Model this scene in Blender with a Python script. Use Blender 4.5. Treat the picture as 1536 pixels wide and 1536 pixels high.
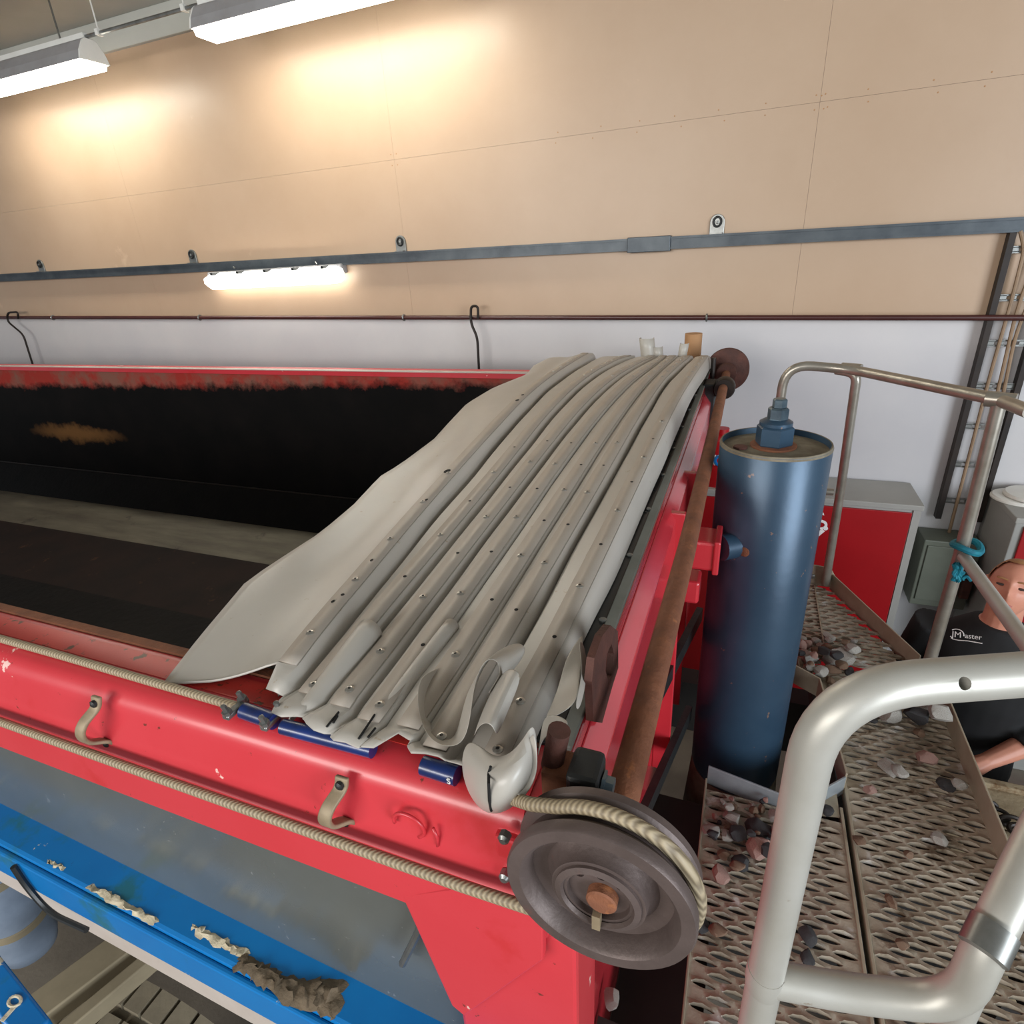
import bpy, bmesh, math, random
import numpy as np
from mathutils import Vector, Matrix, noise
from mathutils.bvhtree import BVHTree
random.seed(7)
for o in list(bpy.data.objects): bpy.data.objects.remove(o, do_unlink=True)
SC = bpy.context.scene
COL = SC.collection
H = 2.9                       # the photographer's eye height above the workshop floor

# ------------------------------------------------------------------ camera
F = 870.0
YAW, PITCH, ROLL = (math.radians(a) for a in (22.612, -23.938, -3.662))
fwd = Vector((-math.sin(YAW)*math.cos(PITCH), math.cos(YAW)*math.cos(PITCH), math.sin(PITCH)))
_rt = Vector((math.cos(YAW), math.sin(YAW), 0)); _up = _rt.cross(fwd)
_c, _s = math.cos(ROLL), math.sin(ROLL)
RT = _c*_rt + _s*_up; UP = -_s*_rt + _c*_up
cd = bpy.data.cameras.new('camera'); cam = bpy.data.objects.new('camera', cd); COL.objects.link(cam)
cd.sensor_width = 36; cd.sensor_height = 36; cd.lens = F/1536*36; cd.clip_start = 0.02; cd.clip_end = 100
M = Matrix.Identity(4)
for i, a in enumerate((RT, UP, -fwd)):
    for j in range(3): M[j][i] = a[j]
M[2][3] = H
cam.matrix_world = M
SC.camera = cam

def ray(x, y): return RT*((x-768)/F) + UP*((768-y)/F) + fwd
def PX(x, y, X): d = ray(x, y); return d*(X/d.x)
def PY(x, y, Y): d = ray(x, y); return d*(Y/d.y)
def PZ(x, y, Z): d = ray(x, y); return d*(Z/d.z)
def PD(x, y, D): return ray(x, y)*D

# ------------------------------------------------------------------ light
SC.view_settings.view_transform = 'Standard'; SC.view_settings.look = 'None'
SC.view_settings.exposure = 0.1; SC.view_settings.gamma = 1.0; SC.view_settings.use_curve_mapping = False
W = bpy.data.worlds.new('world'); SC.world = W; W.use_nodes = True
W.node_tree.nodes['Background'].inputs[0].default_value = (0.86, 0.93, 1.0, 1)
W.node_tree.nodes['Background'].inputs[1].default_value = 0.33
def area(name, loc, target, sx, sy, power, col):
    l = bpy.data.lights.new(name, 'AREA'); l.shape = 'RECTANGLE'; l.size = sx; l.size_y = sy; l.energy = power; l.color = col
    o = bpy.data.objects.new(name, l); COL.objects.link(o)
    o.location = Vector(loc)+Vector((0, 0, H)); o.rotation_euler = (Vector(target)-Vector(loc)).to_track_quat('-Z', 'Y').to_euler()
    return o
area('gate_daylight_offscreen', (6.0, -3.0, 0.2), (-0.6, 2.0, -0.7), 4.0, 3.4, 540, (0.86, 0.93, 1.0))       # open workshop gate
area('window_daylight_offscreen', (-3.0, -5.0, 0.9), (-1.0, 2.0, -0.8), 5.0, 1.6, 320, (1.0, 0.97, 0.93))    # window band behind the photographer

# ------------------------------------------------------------------ helpers
def lin(c): return tuple(((v/255+0.055)/1.055)**2.4 if v/255 > 0.04045 else v/255/12.92 for v in c)
class NT:
    def __init__(s, name):
        m = bpy.data.materials.new(name); m.use_nodes = True; s.m = m; s.t = m.node_tree; s.b = s.t.nodes['Principled BSDF']
    def n(s, typ, **kw):
        x = s.t.nodes.new(typ)
        for k, v in kw.items():
            if k.startswith('_'): setattr(x, k[1:], v)
            else: x.inputs[k.replace('__', ' ')].default_value = v
        return x
    def l(s, a, b): s.t.links.new(a, b)
    def co(s): 
        if not hasattr(s, '_co'): s._co = s.n('ShaderNodeTexCoord').outputs['Object']
        return s._co
    def noise(s, scale, detail=6, rough=0.6, stretch=None, off=0):
        nz = s.n('ShaderNodeTexNoise', Scale=scale, Detail=detail, Roughness=rough)
        mp = s.n('ShaderNodeMapping'); mp.inputs['Scale'].default_value = stretch or (1, 1, 1); mp.inputs['Location'].default_value = (off, off*1.7, off*.6)
        s.l(s.co(), mp.inputs[0]); s.l(mp.outputs[0], nz.inputs['Vector']); return nz.outputs['Fac']
    def ramp(s, fac, a, b):
        r = s.n('ShaderNodeMapRange'); r.inputs[1].default_value = a; r.inputs[2].default_value = b; r.clamp = True
        s.l(fac, r.inputs[0]); return r.outputs[0]
    def mix(s, fac, a, b):
        x = s.n('ShaderNodeMix', _data_type='RGBA')
        for v, i in ((fac, 0), (a, 6), (b, 7)):
            if isinstance(v, (tuple, list)): x.inputs[i].default_value = (*v[:3], 1)
            elif isinstance(v, float): x.inputs[i].default_value = v
            else: s.l(v, x.inputs[i])
        return x.outputs[2]
    def math(s, op, a, b=None):
        x = s.n('ShaderNodeMath', _operation=op)
        for v, i in ((a, 0), (b, 1)):
            if v is None: continue
            if isinstance(v, (int, float)): x.inputs[i].default_value = v
            else: s.l(v, x.inputs[i])
        return x.outputs[0]
    def bump(s, h, strength, dist=0.01):
        b = s.n('ShaderNodeBump', Strength=strength, Distance=dist); s.l(h, b.inputs['Height']); s.l(b.outputs[0], s.b.inputs['Normal'])

MATS = {}
def pm(name, c1, c2=None, scale=6, rough=0.5, metal=0.0, bump=0.0, bscale=None, chips=(), stretch=None, coat=0.0, emit=None, spec=0.5):
    """base colour c1 varied towards c2 by noise; chips = [(colour, scale, threshold, softness)] laid over it"""
    t = NT(name); b = t.b
    b.inputs['Roughness'].default_value = rough; b.inputs['Metallic'].default_value = metal
    b.inputs['Specular IOR Level'].default_value = spec
    if coat: b.inputs['Coat Weight'].default_value = coat; b.inputs['Coat Roughness'].default_value = 0.15
    col = lin(c1)
    if c2 is not None: col = t.mix(t.ramp(t.noise(scale, stretch=stretch), 0.3, 0.7), lin(c1), lin(c2))
    for k, (cc, sc, th, so) in enumerate(chips):
        col = t.mix(t.ramp(t.noise(sc, 8, 0.65, off=3.1*(k+1)), th, th+so), col, lin(cc))
    if isinstance(col, tuple): b.inputs['Base Color'].default_value = (*col, 1)
    else: t.l(col, b.inputs['Base Color'])
    if bump: t.bump(t.noise(bscale or scale*3, 5), bump)
    if emit: b.inputs['Emission Color'].default_value = (*lin(emit[0]), 1); b.inputs['Emission Strength'].default_value = emit[1]
    MATS[name] = t.m
    return t

class MB:
    def __init__(s): s.v = []; s.f = []
    def add(s, vs, fs):
        k = len(s.v); s.v += [Vector(p) for p in vs]; s.f += [tuple(i+k for i in f) for f in fs]; return s
    def box(s, x0, x1, y0, y1, z0, z1):
        return s.add([(x, y, z) for z in (z0, z1) for y in (y0, y1) for x in (x0, x1)],
                     [(0, 2, 3, 1), (4, 5, 7, 6), (0, 1, 5, 4), (2, 6, 7, 3), (0, 4, 6, 2), (1, 3, 7, 5)])
    def obox(s, a, b, w, h, up=(0, 0, 1)):
        """a bar of section w x h from a to b"""
        a = Vector(a); b = Vector(b); d = (b-a).normalized(); sd = d.cross(Vector(up)).normalized(); u = sd.cross(d)
        vs = [p+sd*(i*w/2)+u*(j*h/2) for p in (a, b) for i, j in ((-1, -1), (1, -1), (1, 1), (-1, 1))]
        return s.add(vs, [(0, 1, 2, 3), (7, 6, 5, 4), (0, 4, 5, 1), (1, 5, 6, 2), (2, 6, 7, 3), (3, 7, 4, 0)])
    def tube(s, pts, r, n=12, caps=True, closed=False):
        pts = [Vector(p) for p in pts]; m = len(pts)
        rs = r if isinstance(r, (list, tuple)) else [r]*m
        prev = None; vs = []
        for i, p in enumerate(pts):
            if closed: d = pts[(i+1) % m]-pts[i-1]
            else: d = pts[min(i+1, m-1)]-pts[max(i-1, 0)]
            d.normalize()
            if prev is None:
                u = d.orthogonal().normalized()
            else:
                u = (prev-d*prev.dot(d)).normalized()
            prev = u; w = d.cross(u)
            vs += [p+(u*math.cos(2*math.pi*k/n)+w*math.sin(2*math.pi*k/n))*rs[i] for k in range(n)]
        fs = []
        for i in range(m if closed else m-1):
            j = (i+1) % m
            fs += [(i*n+k, i*n+(k+1) % n, j*n+(k+1) % n, j*n+k) for k in range(n)]
        if caps and not closed: fs += [tuple(range(n))[::-1], tuple((m-1)*n+k for k in range(n))]
        return s.add(vs, fs)
    def lathe(s, org, axis, prof, n=32, cap=True):
        org = Vector(org); ax = Vector(axis).normalized(); u = ax.orthogonal().normalized(); w = ax.cross(u)
        vs = []; fs = []
        for r, h in prof:
            vs += [org+ax*h+(u*math.cos(2*math.pi*k/n)+w*math.sin(2*math.pi*k/n))*max(r, 1e-5) for k in range(n)]
        for i in range(len(prof)-1):
            fs += [(i*n+k, i*n+(k+1) % n, (i+1)*n+(k+1) % n, (i+1)*n+k) for k in range(n)]
        if cap: fs += [tuple(range(n))[::-1], tuple((len(prof)-1)*n+k for k in range(n))]
        return s.add(vs, fs)
    def prism(s, poly, vec):
        poly = [Vector(p) for p in poly]; vec = Vector(vec); n = len(poly)
        return s.add(poly+[p+vec for p in poly], [tuple(range(n)), tuple(range(2*n-1, n-1, -1))]+[(i, (i+1) % n+0, (i+1) % n+n, i+n)[::-1] for i in range(n)])
    def grid(s, rows):
        m = len(rows); n = len(rows[0])
        return s.add([p for r in rows for p in r], [(i*n+k, i*n+k+1, (i+1)*n+k+1, (i+1)*n+k) for i in range(m-1) for k in range(n-1)])
    def build(s, name, mat, parent=None, smooth=35, bevel=0, solid=0, sub=0, fix=True):
        """one mesh object; points are given relative to the camera point"""
        org = Vector((0, 0, 0))
        if parent is not None:
            p = parent
            while p is not None: org = org+p.location; p = p.parent
        me = bpy.data.meshes.new(name)
        me.from_pydata([tuple(v+Vector((0, 0, H))-org) for v in s.v], [], s.f)
        if fix and not solid:
            bm = bmesh.new(); bm.from_mesh(me); bmesh.ops.recalc_face_normals(bm, faces=bm.faces); bm.to_mesh(me); bm.free()
        if smooth:
            me.shade_smooth(); me.set_sharp_from_angle(angle=math.radians(smooth))
        o = bpy.data.objects.new(name, me); COL.objects.link(o); o.parent = parent
        if mat: me.materials.append(MATS[mat])
        if solid: md = o.modifiers.new('thickness', 'SOLIDIFY'); md.thickness = solid; md.offset = 0
        if sub: md = o.modifiers.new('subdivision', 'SUBSURF'); md.levels = sub; md.render_levels = sub
        if bevel: md = o.modifiers.new('bevel', 'BEVEL'); md.width = bevel; md.segments = 2; md.limit_method = 'ANGLE'
        return o
def tag(o, label=None, cat=None, group=None, kind=None):
    if label: o['label'] = label
    if cat: o['category'] = cat
    if group: o['group'] = group
    if kind: o['kind'] = kind
    return o
def thing(name, label, cat, loc, group=None):
    o = bpy.data.objects.new(name, None); COL.objects.link(o); o.empty_display_size = 0.05
    o.location = Vector(loc)+Vector((0, 0, H)); return tag(o, label, cat, group)
def inst(src, name, loc, parent, rot=None, scale=None):
    """another object sharing src's mesh, placed at a point relative to the camera point"""
    o = bpy.data.objects.new(name, src.data); COL.objects.link(o); o.parent = parent
    org = Vector((0, 0, 0)); p = parent
    while p is not None: org = org+p.location; p = p.parent
    o.location = Vector(loc)+Vector((0, 0, H))-org
    if rot is not None: o.rotation_euler = rot
    if scale is not None: o.scale = scale if not isinstance(scale, (int, float)) else (scale,)*3
    return o
def stock(name, mb, mat, smooth=35):
    """mesh data around its own origin, to be shared by many objects"""
    me = bpy.data.meshes.new(name); me.from_pydata([tuple(v) for v in mb.v], [], mb.f)
    bm = bmesh.new(); bm.from_mesh(me); bmesh.ops.recalc_face_normals(bm, faces=bm.faces); bm.to_mesh(me); bm.free()
    if smooth: me.shade_smooth(); me.set_sharp_from_angle(angle=math.radians(smooth))
    me.materials.append(MATS[mat])
    class S: pass
    s = S(); s.data = me; return s
def cut(o, mb):
    """bore the closed shape mb out of object o"""
    c_ = mb.build('cutter', None, None, smooth=0)
    md = o.modifiers.new('bore', 'BOOLEAN'); md.operation = 'DIFFERENCE'; md.object = c_; md.solver = 'EXACT'
    c_.parent = None; bpy.context.view_layer.update()
    me = bpy.data.meshes.new_from_object(o.evaluated_get(bpy.context.evaluated_depsgraph_get()))
    o.modifiers.remove(md); old = o.data; o.data = me; me.name = old.name
    bpy.data.objects.remove(c_, do_unlink=True)
def arc(c, r, a0, a1, n, u, w): 
    c = Vector(c); u = Vector(u); w = Vector(w)
    return [c+(u*math.cos(a0+(a1-a0)*k/n)+w*math.sin(a0+(a1-a0)*k/n))*r for k in range(n+1)]
def bend(pts, rad, n=6):
    """polyline with rounded corners"""
    pts = [Vector(p) for p in pts]; out = [pts[0]]
    for i in range(1, len(pts)-1):
        a = (pts[i-1]-pts[i]); b = (pts[i+1]-pts[i]); la, lb = a.length, b.length
        d = min(rad, la*.49, lb*.49); p0 = pts[i]+a/la*d; p1 = pts[i]+b/lb*d
        out += [(1-t)**2*p0+2*t*(1-t)*pts[i]+t*t*p1 for t in [k/n for k in range(n+1)]]
    return out+[pts[-1]]

# ------------------------------------------------------------------ materials
pm('wall_board', (182, 156, 131), (175, 148, 122), 1.4, 0.40, bump=0.05, bscale=30, chips=[((196, 168, 142), 2.4, 0.68, 0.1)])
pm('wall_white', (200, 197, 196), (188, 186, 188), 1.2, 0.6, bump=0.03, bscale=25)
pm('ceiling_paint', (184, 184, 176), (168, 168, 160), 0.9, 0.8)
pm('concrete', (120, 112, 100), (88, 82, 74), 2.0, 0.85, bump=0.2, bscale=40)
pm('rail_steel', (62, 68, 74), (84, 90, 94), 9, 0.42, 0.5)
pm('pipe_brown', (74, 38, 34), (60, 28, 26), 6, 0.35)
pm('black_steel', (30, 26, 24), (48, 38, 32), 8, 0.5, 0.4)
pm('zinc', (150, 152, 150), (118, 118, 114), 20, 0.35, 0.8)
pm('lamp_grey', (150, 150, 152), (132, 130, 130), 5, 0.5)
pm('lamp_white', (222, 222, 218), (206, 206, 200), 5, 0.5)
pm('lamp_glow', (255, 255, 250), rough=0.5, emit=((252, 248, 234), 25.0))
pm('wall_lamp_glow', (255, 255, 250), rough=0.5, emit=((250, 248, 238), 8.0))
pm('tarp', (177, 172, 164), (170, 165, 156), 5, 0.36, bump=0.03, bscale=14, chips=[((158, 146, 128), 30, 0.66, 0.03)])
pm('batten', (163, 154, 143), (156, 146, 134), 9, 0.45, 0.0)
pm('rivet', (196, 194, 188), (150, 146, 138), 60, 0.3, 0.8)
pm('shade_and_ink', (14, 13, 12), rough=0.9)  # flat black: painted shade inside openings, also the drawn seam lines
pm('red_paint', (200, 56, 65), (195, 48, 57), 3, 0.36, bump=0.06, bscale=9, coat=0.2, chips=[((190, 40, 44), 4, 0.58, 0.1), ((110, 44, 34), 40, 0.665, 0.02), ((226, 186, 176), 16, 0.68, 0.015)])
pm('red_front', (200, 56, 65), (195, 48, 57), 4, 0.24, coat=0.5)
pm('red_rim', (214, 66, 56), (196, 52, 46), 4, 0.4, chips=[((96, 56, 34), 36, 0.60, 0.03), ((222, 190, 170), 24, 0.66, 0.02)])
pm('tar', (9, 8, 8), (18, 15, 14), 5, 0.65, bump=0.3, bscale=25, spec=0.15)
pm('rust', (138, 86, 58), (108, 66, 46), 18, 0.75, 0.1, bump=0.35, bscale=60, chips=[((160, 100, 60), 30, 0.62, 0.1)])
pm('rust_dark', (96, 58, 48), (70, 44, 38), 22, 0.7, 0.2, bump=0.3, bscale=70)
pm('pulley_steel', (104, 90, 86), (82, 70, 66), 12, 0.5, 0.35, bump=0.12, bscale=50, chips=[((112, 74, 66), 10, 0.62, 0.12)])
pm('dark_iron', (52, 54, 54), (38, 38, 38), 14, 0.5, 0.5, bump=0.15, bscale=40)
pm('side_grey', (128, 132, 128), (114, 117, 113), 3, 0.22, 0.55, chips=[((160, 162, 158), 60, 0.67, 0.02)])
pm('side_blue_bright', (0, 112, 182), (10, 96, 156), 7, 0.35, chips=[((150, 152, 148), 44, 0.73, 0.02)])
pm('blue_beam', (0, 112, 178), (0, 100, 166), 5, 0.35, chips=[((30, 100, 120), 5, 0.58, 0.08), ((200, 192, 166), 11, 0.66, 0.015), ((24, 62, 120), 7, 0.66, 0.015)])
pm('blue_tube', (10, 44, 110), (16, 30, 66), 22, 0.3, coat=0.3, chips=[((190, 186, 180), 60, 0.70, 0.03)])
pm('cyl_blue', (54, 78, 98), (44, 66, 86), 5, 0.36, 0.3, bump=0.04, bscale=30, chips=[((128, 104, 92), 30, 0.67, 0.015)])
pm('cyl_top', (124, 116, 98), (92, 82, 64), 24, 0.7, bump=0.2, bscale=60)
pm('steel_bolt', (112, 130, 140), (70, 86, 98), 16, 0.3, 0.7)
pm('alu_tube', (184, 182, 175), (168, 165, 155), 7, 0.42, 0.35, chips=[((132, 112, 86), 16, 0.69, 0.06)])
pm('alu_far', (168, 164, 154), (136, 128, 116), 9, 0.32, 0.6, chips=[((96, 80, 62), 14, 0.68, 0.06)])
pm('grating', (176, 166, 149), (146, 134, 116), 9, 0.5, 0.15, bump=0.2, bscale=70, chips=[((196, 193, 187), 14, 0.57, 0.1), ((98, 82, 64), 9, 0.56, 0.1)])
pm('toe_plate', (168, 158, 138), (144, 132, 112), 8, 0.5, 0.15)
pm('toe_plate_grey', (160, 168, 172), (138, 144, 148), 12, 0.4, 0.4)  # bluer and greyer than the other edge plates
pm('rubber_black', (30, 33, 34), (22, 24, 25), 10, 0.4)
pm('strip_grey', (132, 136, 130), (112, 116, 110), 9, 0.5)
pm('cable_wire', (150, 134, 108), (122, 106, 84), 30, 0.55, 0.2)
pm('cabinet_grey', (160, 158, 152), (146, 144, 138), 3, 0.5)
pm('cabinet_side', (158, 157, 152), (146, 145, 140), 3, 0.5)
pm('cabinet_red', (164, 10, 20), (150, 8, 16), 2, 0.4)
pm('white_print', (236, 234, 232), rough=0.5)
pm('box_green', (104, 108, 96), (90, 94, 82), 5, 0.5)
pm('cable_tan', (148, 122, 96), (126, 104, 80), 9, 0.5)
pm('cardboard', (176, 134, 94), (164, 122, 84), 8, 0.8)
pm('plate_white', (226, 224, 216), (214, 210, 202), 5, 0.4)
pm('skin', (204, 142, 118), (190, 126, 104), 12, 0.5)
pm('shirt_black', (14, 14, 15), (20, 20, 22), 10, 0.85)
pm('trousers_black', (16, 17, 20), (22, 23, 26), 10, 0.85)
pm('hair', (176, 128, 84), (150, 104, 66), 40, 0.7)
pm('eye_dark', (58, 40, 34), rough=0.4)
pm('lip', (168, 92, 84), rough=0.5)
pm('twine', (0, 122, 138), (0, 92, 112), 40, 0.7, bump=0.3, bscale=90)
pm('tyre', (128, 118, 98), (108, 99, 82), 12, 0.85, bump=0.1, bscale=50)
pm('chassis', (38, 36, 35), (50, 46, 43), 7, 0.7)
pm('mud_beam', (140, 128, 104), (118, 107, 85), 7, 0.8)
pm('tank_blue', (132, 144, 160), (104, 116, 132), 9, 0.5, 0.1)
pm('beige_panel', (190, 180, 172), (172, 160, 150), 4, 0.5)
pm('clay', (112, 96, 76), (86, 74, 58), 20, 0.9, bump=0.5, bscale=40)
pm('dry_plaster', (206, 194, 168), (182, 168, 140), 20, 0.9, bump=0.5, bscale=50)
pm('deck_board', (168, 152, 124), (132, 114, 88), 6, 0.9, bump=0.3, bscale=30, chips=[((110, 82, 52), 7, 0.56, 0.08)])
pm('stone_pale', (176, 172, 164), (120, 114, 106), 26, 0.85, bump=0.4, bscale=60, chips=[((220, 220, 218), 30, 0.6, 0.08)])
pm('stone_brown', (128, 100, 78), (92, 74, 60), 22, 0.85, bump=0.4, bscale=60, chips=[((176, 160, 146), 28, 0.62, 0.1)])
pm('stone_dark', (54, 54, 56), (36, 34, 34), 20, 0.7, bump=0.4, bscale=50, chips=[((140, 136, 132), 24, 0.68, 0.08)])
pm('stone_pink', (172, 138, 126), (120, 92, 84), 26, 0.85, bump=0.4, bscale=60)
# far inner wall of the trailer: black tar with a bare brown patch, red paint left under the rim
t = NT('tar_wall'); MATS['tar_wall'] = t.m
sep = t.n('ShaderNodeSeparateXYZ'); t.l(t.co(), sep.inputs[0])
zz = t.math('ADD', sep.outputs['Z'], t.math('MULTIPLY', t.math('SUBTRACT', t.noise(9, 8, 0.7), 0.5), 0.16))
xx = sep.outputs['X']
top = t.ramp(t.math('ADD', zz, t.math('MULTIPLY', xx, -0.022)), 2.9-0.68, 2.9-0.63)
px = t.math('DIVIDE', t.math('SUBTRACT', xx, PY(115, 652, 2.885).x+2.0), 0.50); pz = t.math('DIVIDE', t.math('SUBTRACT', zz, 2.9+PY(115, 650, 2.885).z), 0.07)
pr = t.math('ADD', t.math('MULTIPLY', px, px), t.math('MULTIPLY', pz, pz))
patch = t.ramp(t.math('SUBTRACT', 1.0, pr), -0.4, 0.9)
c = t.mix(t.ramp(t.noise(4), 0.4, 0.75), lin((7, 6, 6)), lin((17, 13, 12)))
c = t.mix(patch, c, lin((112, 78, 44)))
c = t.mix(top, c, t.mix(t.ramp(t.noise(6, 7), 0.4, 0.6), lin((150, 50, 42)), lin((126, 84, 72))))
t.l(c, t.b.inputs['Base Color']); t.b.inputs['Roughness'].default_value = 0.7; t.b.inputs['Specular IOR Level'].default_value = 0.12
# trailer floor: bare scuffed steel
pm('floor_steel', (116, 110, 94), (76, 68, 58), 5, 0.55, 0.2, stretch=(0.4, 2, 2), chips=[((44, 34, 28), 4, 0.62, 0.1)])
pm('floor_brown', (40, 26, 22), (22, 16, 14), 4, 0.7, chips=[((84, 54, 36), 9, 0.63, 0.1)], spec=0.2)

# ------------------------------------------------------------------ the workshop: walls, floor, ceiling
YW = 3.7
XL, XR = -10.0, 4.0
def zpipe(X): return -0.264+(X+6.758)*(-0.162/8.008)
def zrail(X): return 0.075+(X+6.52)*(-0.088/7.67)
CEIL = 1.62
wall = tag(MB().box(XL, XR, YW+0.012, YW+0.2, -H, CEIL).build('wall_back', 'wall_white', smooth=0), kind='structure')
seam = 0.585; gap = 0.0005
xs = [XL]+[v for v in [-9.39+2.4*k for k in range(6)] if v > XL]+[XR]
for a, b in zip(xs[:-1], xs[1:]):
    zb0, zb1 = zpipe(a), zpipe(b)
    m = MB().prism([(a+gap, YW, zb0), (b-gap, YW, zb1), (b-gap, YW, seam-gap), (a+gap, YW, seam-gap)], (0, 0.012, 0))
    m.build('wall_panel', 'wall_board', wall, smooth=0)
    MB().box(a+gap, b-gap, YW, YW+0.012, seam+gap, 1.45).build('wall_panel', 'wall_board', wall, smooth=0)
# screws beside the seams
scr = stock('screw_head', MB().lathe((0, 0, 0), (0, -1, 0), [(0.0034, 0), (0.0034, 0.001), (0.002, 0.0015)], 8), 'cardboard')
for X in (-2.19, 0.21):
    for dx in (-0.02, 0.02):
        for dz in (0.03, -0.03): inst(scr, 'screw_head', (X+dx, YW, seam+dz), wall)
for k in range(11):
    for dz in (0.025, -0.025): inst(scr, 'screw_head', (-1.1+k*0.22+random.uniform(-.04, .04), YW, seam+dz), wall)
tag(MB().box(XL, XR, YW-0.03, YW+0.012, 1.45, CEIL).build('trim_1', 'ceiling_paint', smooth=0, bevel=0.004), kind='structure')
tag(MB().box(XL, XR, -3.2, YW+0.2, CEIL, CEIL+0.15).build('ceiling', 'ceiling_paint', smooth=0), kind='structure')
tag(MB().box(XL-2, XR+4, -7, YW+0.2, -H-0.2, -H).build('floor', 'concrete', smooth=0), kind='structure')

# crane-like rail with hanger eyes
r = thing('wall_rail', 'long dark steel rail fixed across the tan wall panels', 'rail', (-2, YW, 0))
def along(z, x0, x1, y0, y1, h0, h1):
    return MB().prism([(x0, y0, z(x0)+h0), (x1, y0, z(x1)+h0), (x1, y0, z(x1)+h1), (x0, y0, z(x0)+h1)], (0, y1-y0, 0))
along(zrail, XL, 3.4, YW-0.04, YW, -0.027, 0.03).build('web', 'rail_steel', r, smooth=0)
along(zrail, XL, 3.4, YW-0.048, YW-0.001, 0.02, 0.032).build('flange', 'rail_steel', r, smooth=0)
along(zrail, XL, 3.4, YW-0.048, YW-0.001, -0.032, -0.022).build('flange', 'rail_steel', r, smooth=0)
Xj = PY(975, 363, YW).x
along(zrail, Xj-0.12, Xj+0.12, YW-0.054, YW-0.002, -0.042, 0.038).build('joint_sleeve', 'rail_steel', r, smooth=0, bevel=0.003)
for (px_, py_) in ((63, 400), (290, 385), (602, 365), (1076, 335)):
    X = PY(px_, py_, YW).x; z0 = zrail(X)+0.03
    b = thing('hanger_eye', 'small galvanised eye plate standing on the wall rail', 'bracket', (X, YW-0.01, z0), 'eye plates along the wall rail')
    w, hh = 0.038, 0.062
    out = [(X-w, YW-0.012, z0-0.004), (X+w, YW-0.012, z0-0.004)]+[Vector((X+w*math.cos(a), YW-0.012, z0+hh+w*math.sin(a))) for a in [k*math.pi/10 for k in range(11)]]
    MB().prism(out, (0, 0.012, 0)).build('plate', 'zinc', b, smooth=0, bevel=0.002)
    MB().tube([Vector((X+0.02*math.cos(a), YW-0.018, z0+0.062+0.024*math.sin(a))) for a in [k*2*math.pi/14 for k in range(14)]], 0.006, 6, closed=True).build('eye_ring', 'dark_iron', b)
    MB().lathe((X, YW-0.012, z0+0.06), (0, -1, 0), [(0.009, 0), (0.009, 0.01), (0.004, 0.012)], 6).build('bolt', 'zinc', b)
    MB().box(X-0.03, X+0.03, YW-0.045, YW-0.012, z0, z0+0.008).build('foot', 'zinc', b)
# red-brown pipe on its clips
p = thing('water_pipe', 'thin dark red-brown pipe running along the foot of the tan panels', 'pipe', (-2, YW-0.07, zpipe(-2)))
MB().tube([(XL, YW-0.07, zpipe(XL)), (-4, YW-0.07, zpipe(-4)), (3.6, YW-0.07, zpipe(3.6))], 0.014, 12).build('pipe_run', 'pipe_brown', p)
for px_ in (80, 300, 606, 1060):
    X = PY(px_, 477, YW-0.07).x
    MB().tube([Vector((X+dx, YW-0.07+0.018*math.cos(a), zpipe(X)+0.018*math.sin(a))) for dx in (0,) for a in [k*2*math.pi/12 for k in range(12)]], 0.006, 6, closed=True).box(X-0.006, X+0.006, YW-0.056, YW-0.0005, zpipe(X)-0.006, zpipe(X)+0.006).build('pipe_clip', 'zinc', p)
def hook(pts, label):
    tag(MB().tube(bend(pts, 0.05), 0.0085, 8).build('hanging_hook', 'black_steel'), label, 'hook')
hy = YW-0.10
a = PY(711, 478, hy)
hook([PY(717, 478, hy-0.0)+Vector((0, .0, -.0)), PY(717, 459, hy), PY(706.5, 459, hy), PY(706, 485, hy), PY(716, 505, hy), PY(719, 566, hy)], 'black rod hook hung on the brown pipe with a kinked straight shank')
hook([PY(27, 478, hy), PY(27, 468, hy), PY(11, 469, hy), PY(11, 482, hy), PY(35, 502, hy), PY(52, 556, hy)], 'black rod hook hung on the brown pipe with a slanting shank')

# ------------------------------------------------------------------ lamps
def ceiling_lamp(x0, x1, Y, zl, label, stem):
    L = thing('fluorescent_lamp', label, 'lamp', (x0, Y, CEIL), 'fluorescent lamps under the ceiling')
    prof = [(-0.10, zl), (-0.085, zl+0.05), (-0.05, zl+0.105), (-0.03, zl+0.12), (0.03, zl+0.12), (0.05, zl+0.105), (0.085, zl+0.05), (0.10, zl)]
    inner = [(-0.094, zl), (-0.08, zl+0.048), (0.08, zl+0.048), (0.094, zl)]
    ring = prof+inner[::-1]
    m = MB(); n = len(ring)
    m.add([(x, Y+dy, z) for x in (x0, x1) for dy, z in ring], [(i, (i+1) % n, (i+1) % n+n, i+n) for i in range(n)])
    m.build('housing', 'lamp_grey', L, smooth=0)
    for x in (x0, x1-0.012):
        MB().prism([(x, Y+dy*1.02, z) for dy, z in prof], (0.012, 0, 0)).build('end_cap', 'lamp_white', L, smooth=0, bevel=0.003)
    MB().prism([(x0+0.014, Y-0.088, zl+0.004), (x0+0.014, Y-0.075, zl-0.030), (x0+0.014, Y+0.075, zl-0.030), (x0+0.014, Y+0.088, zl+0.004), (x0+0.014, Y+0.08, zl+0.02), (x0+0.014, Y-0.08, zl+0.02)], (x1-x0-0.028, 0, 0)).build('diffuser', 'lamp_glow', L, smooth=0)
    MB().box(x0+0.02, x1-0.02, Y-0.02, Y+0.02, zl+0.12, zl+0.15).build('mounting_rail', 'lamp_white', L)
    for x in (x0+0.25, x1-0.25): MB().box(x-0.004, x+0.004, Y-0.004, Y+0.004, zl+0.15, CEIL).build('hanger', 'zinc', L)
    return L
YL = 3.28
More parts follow.
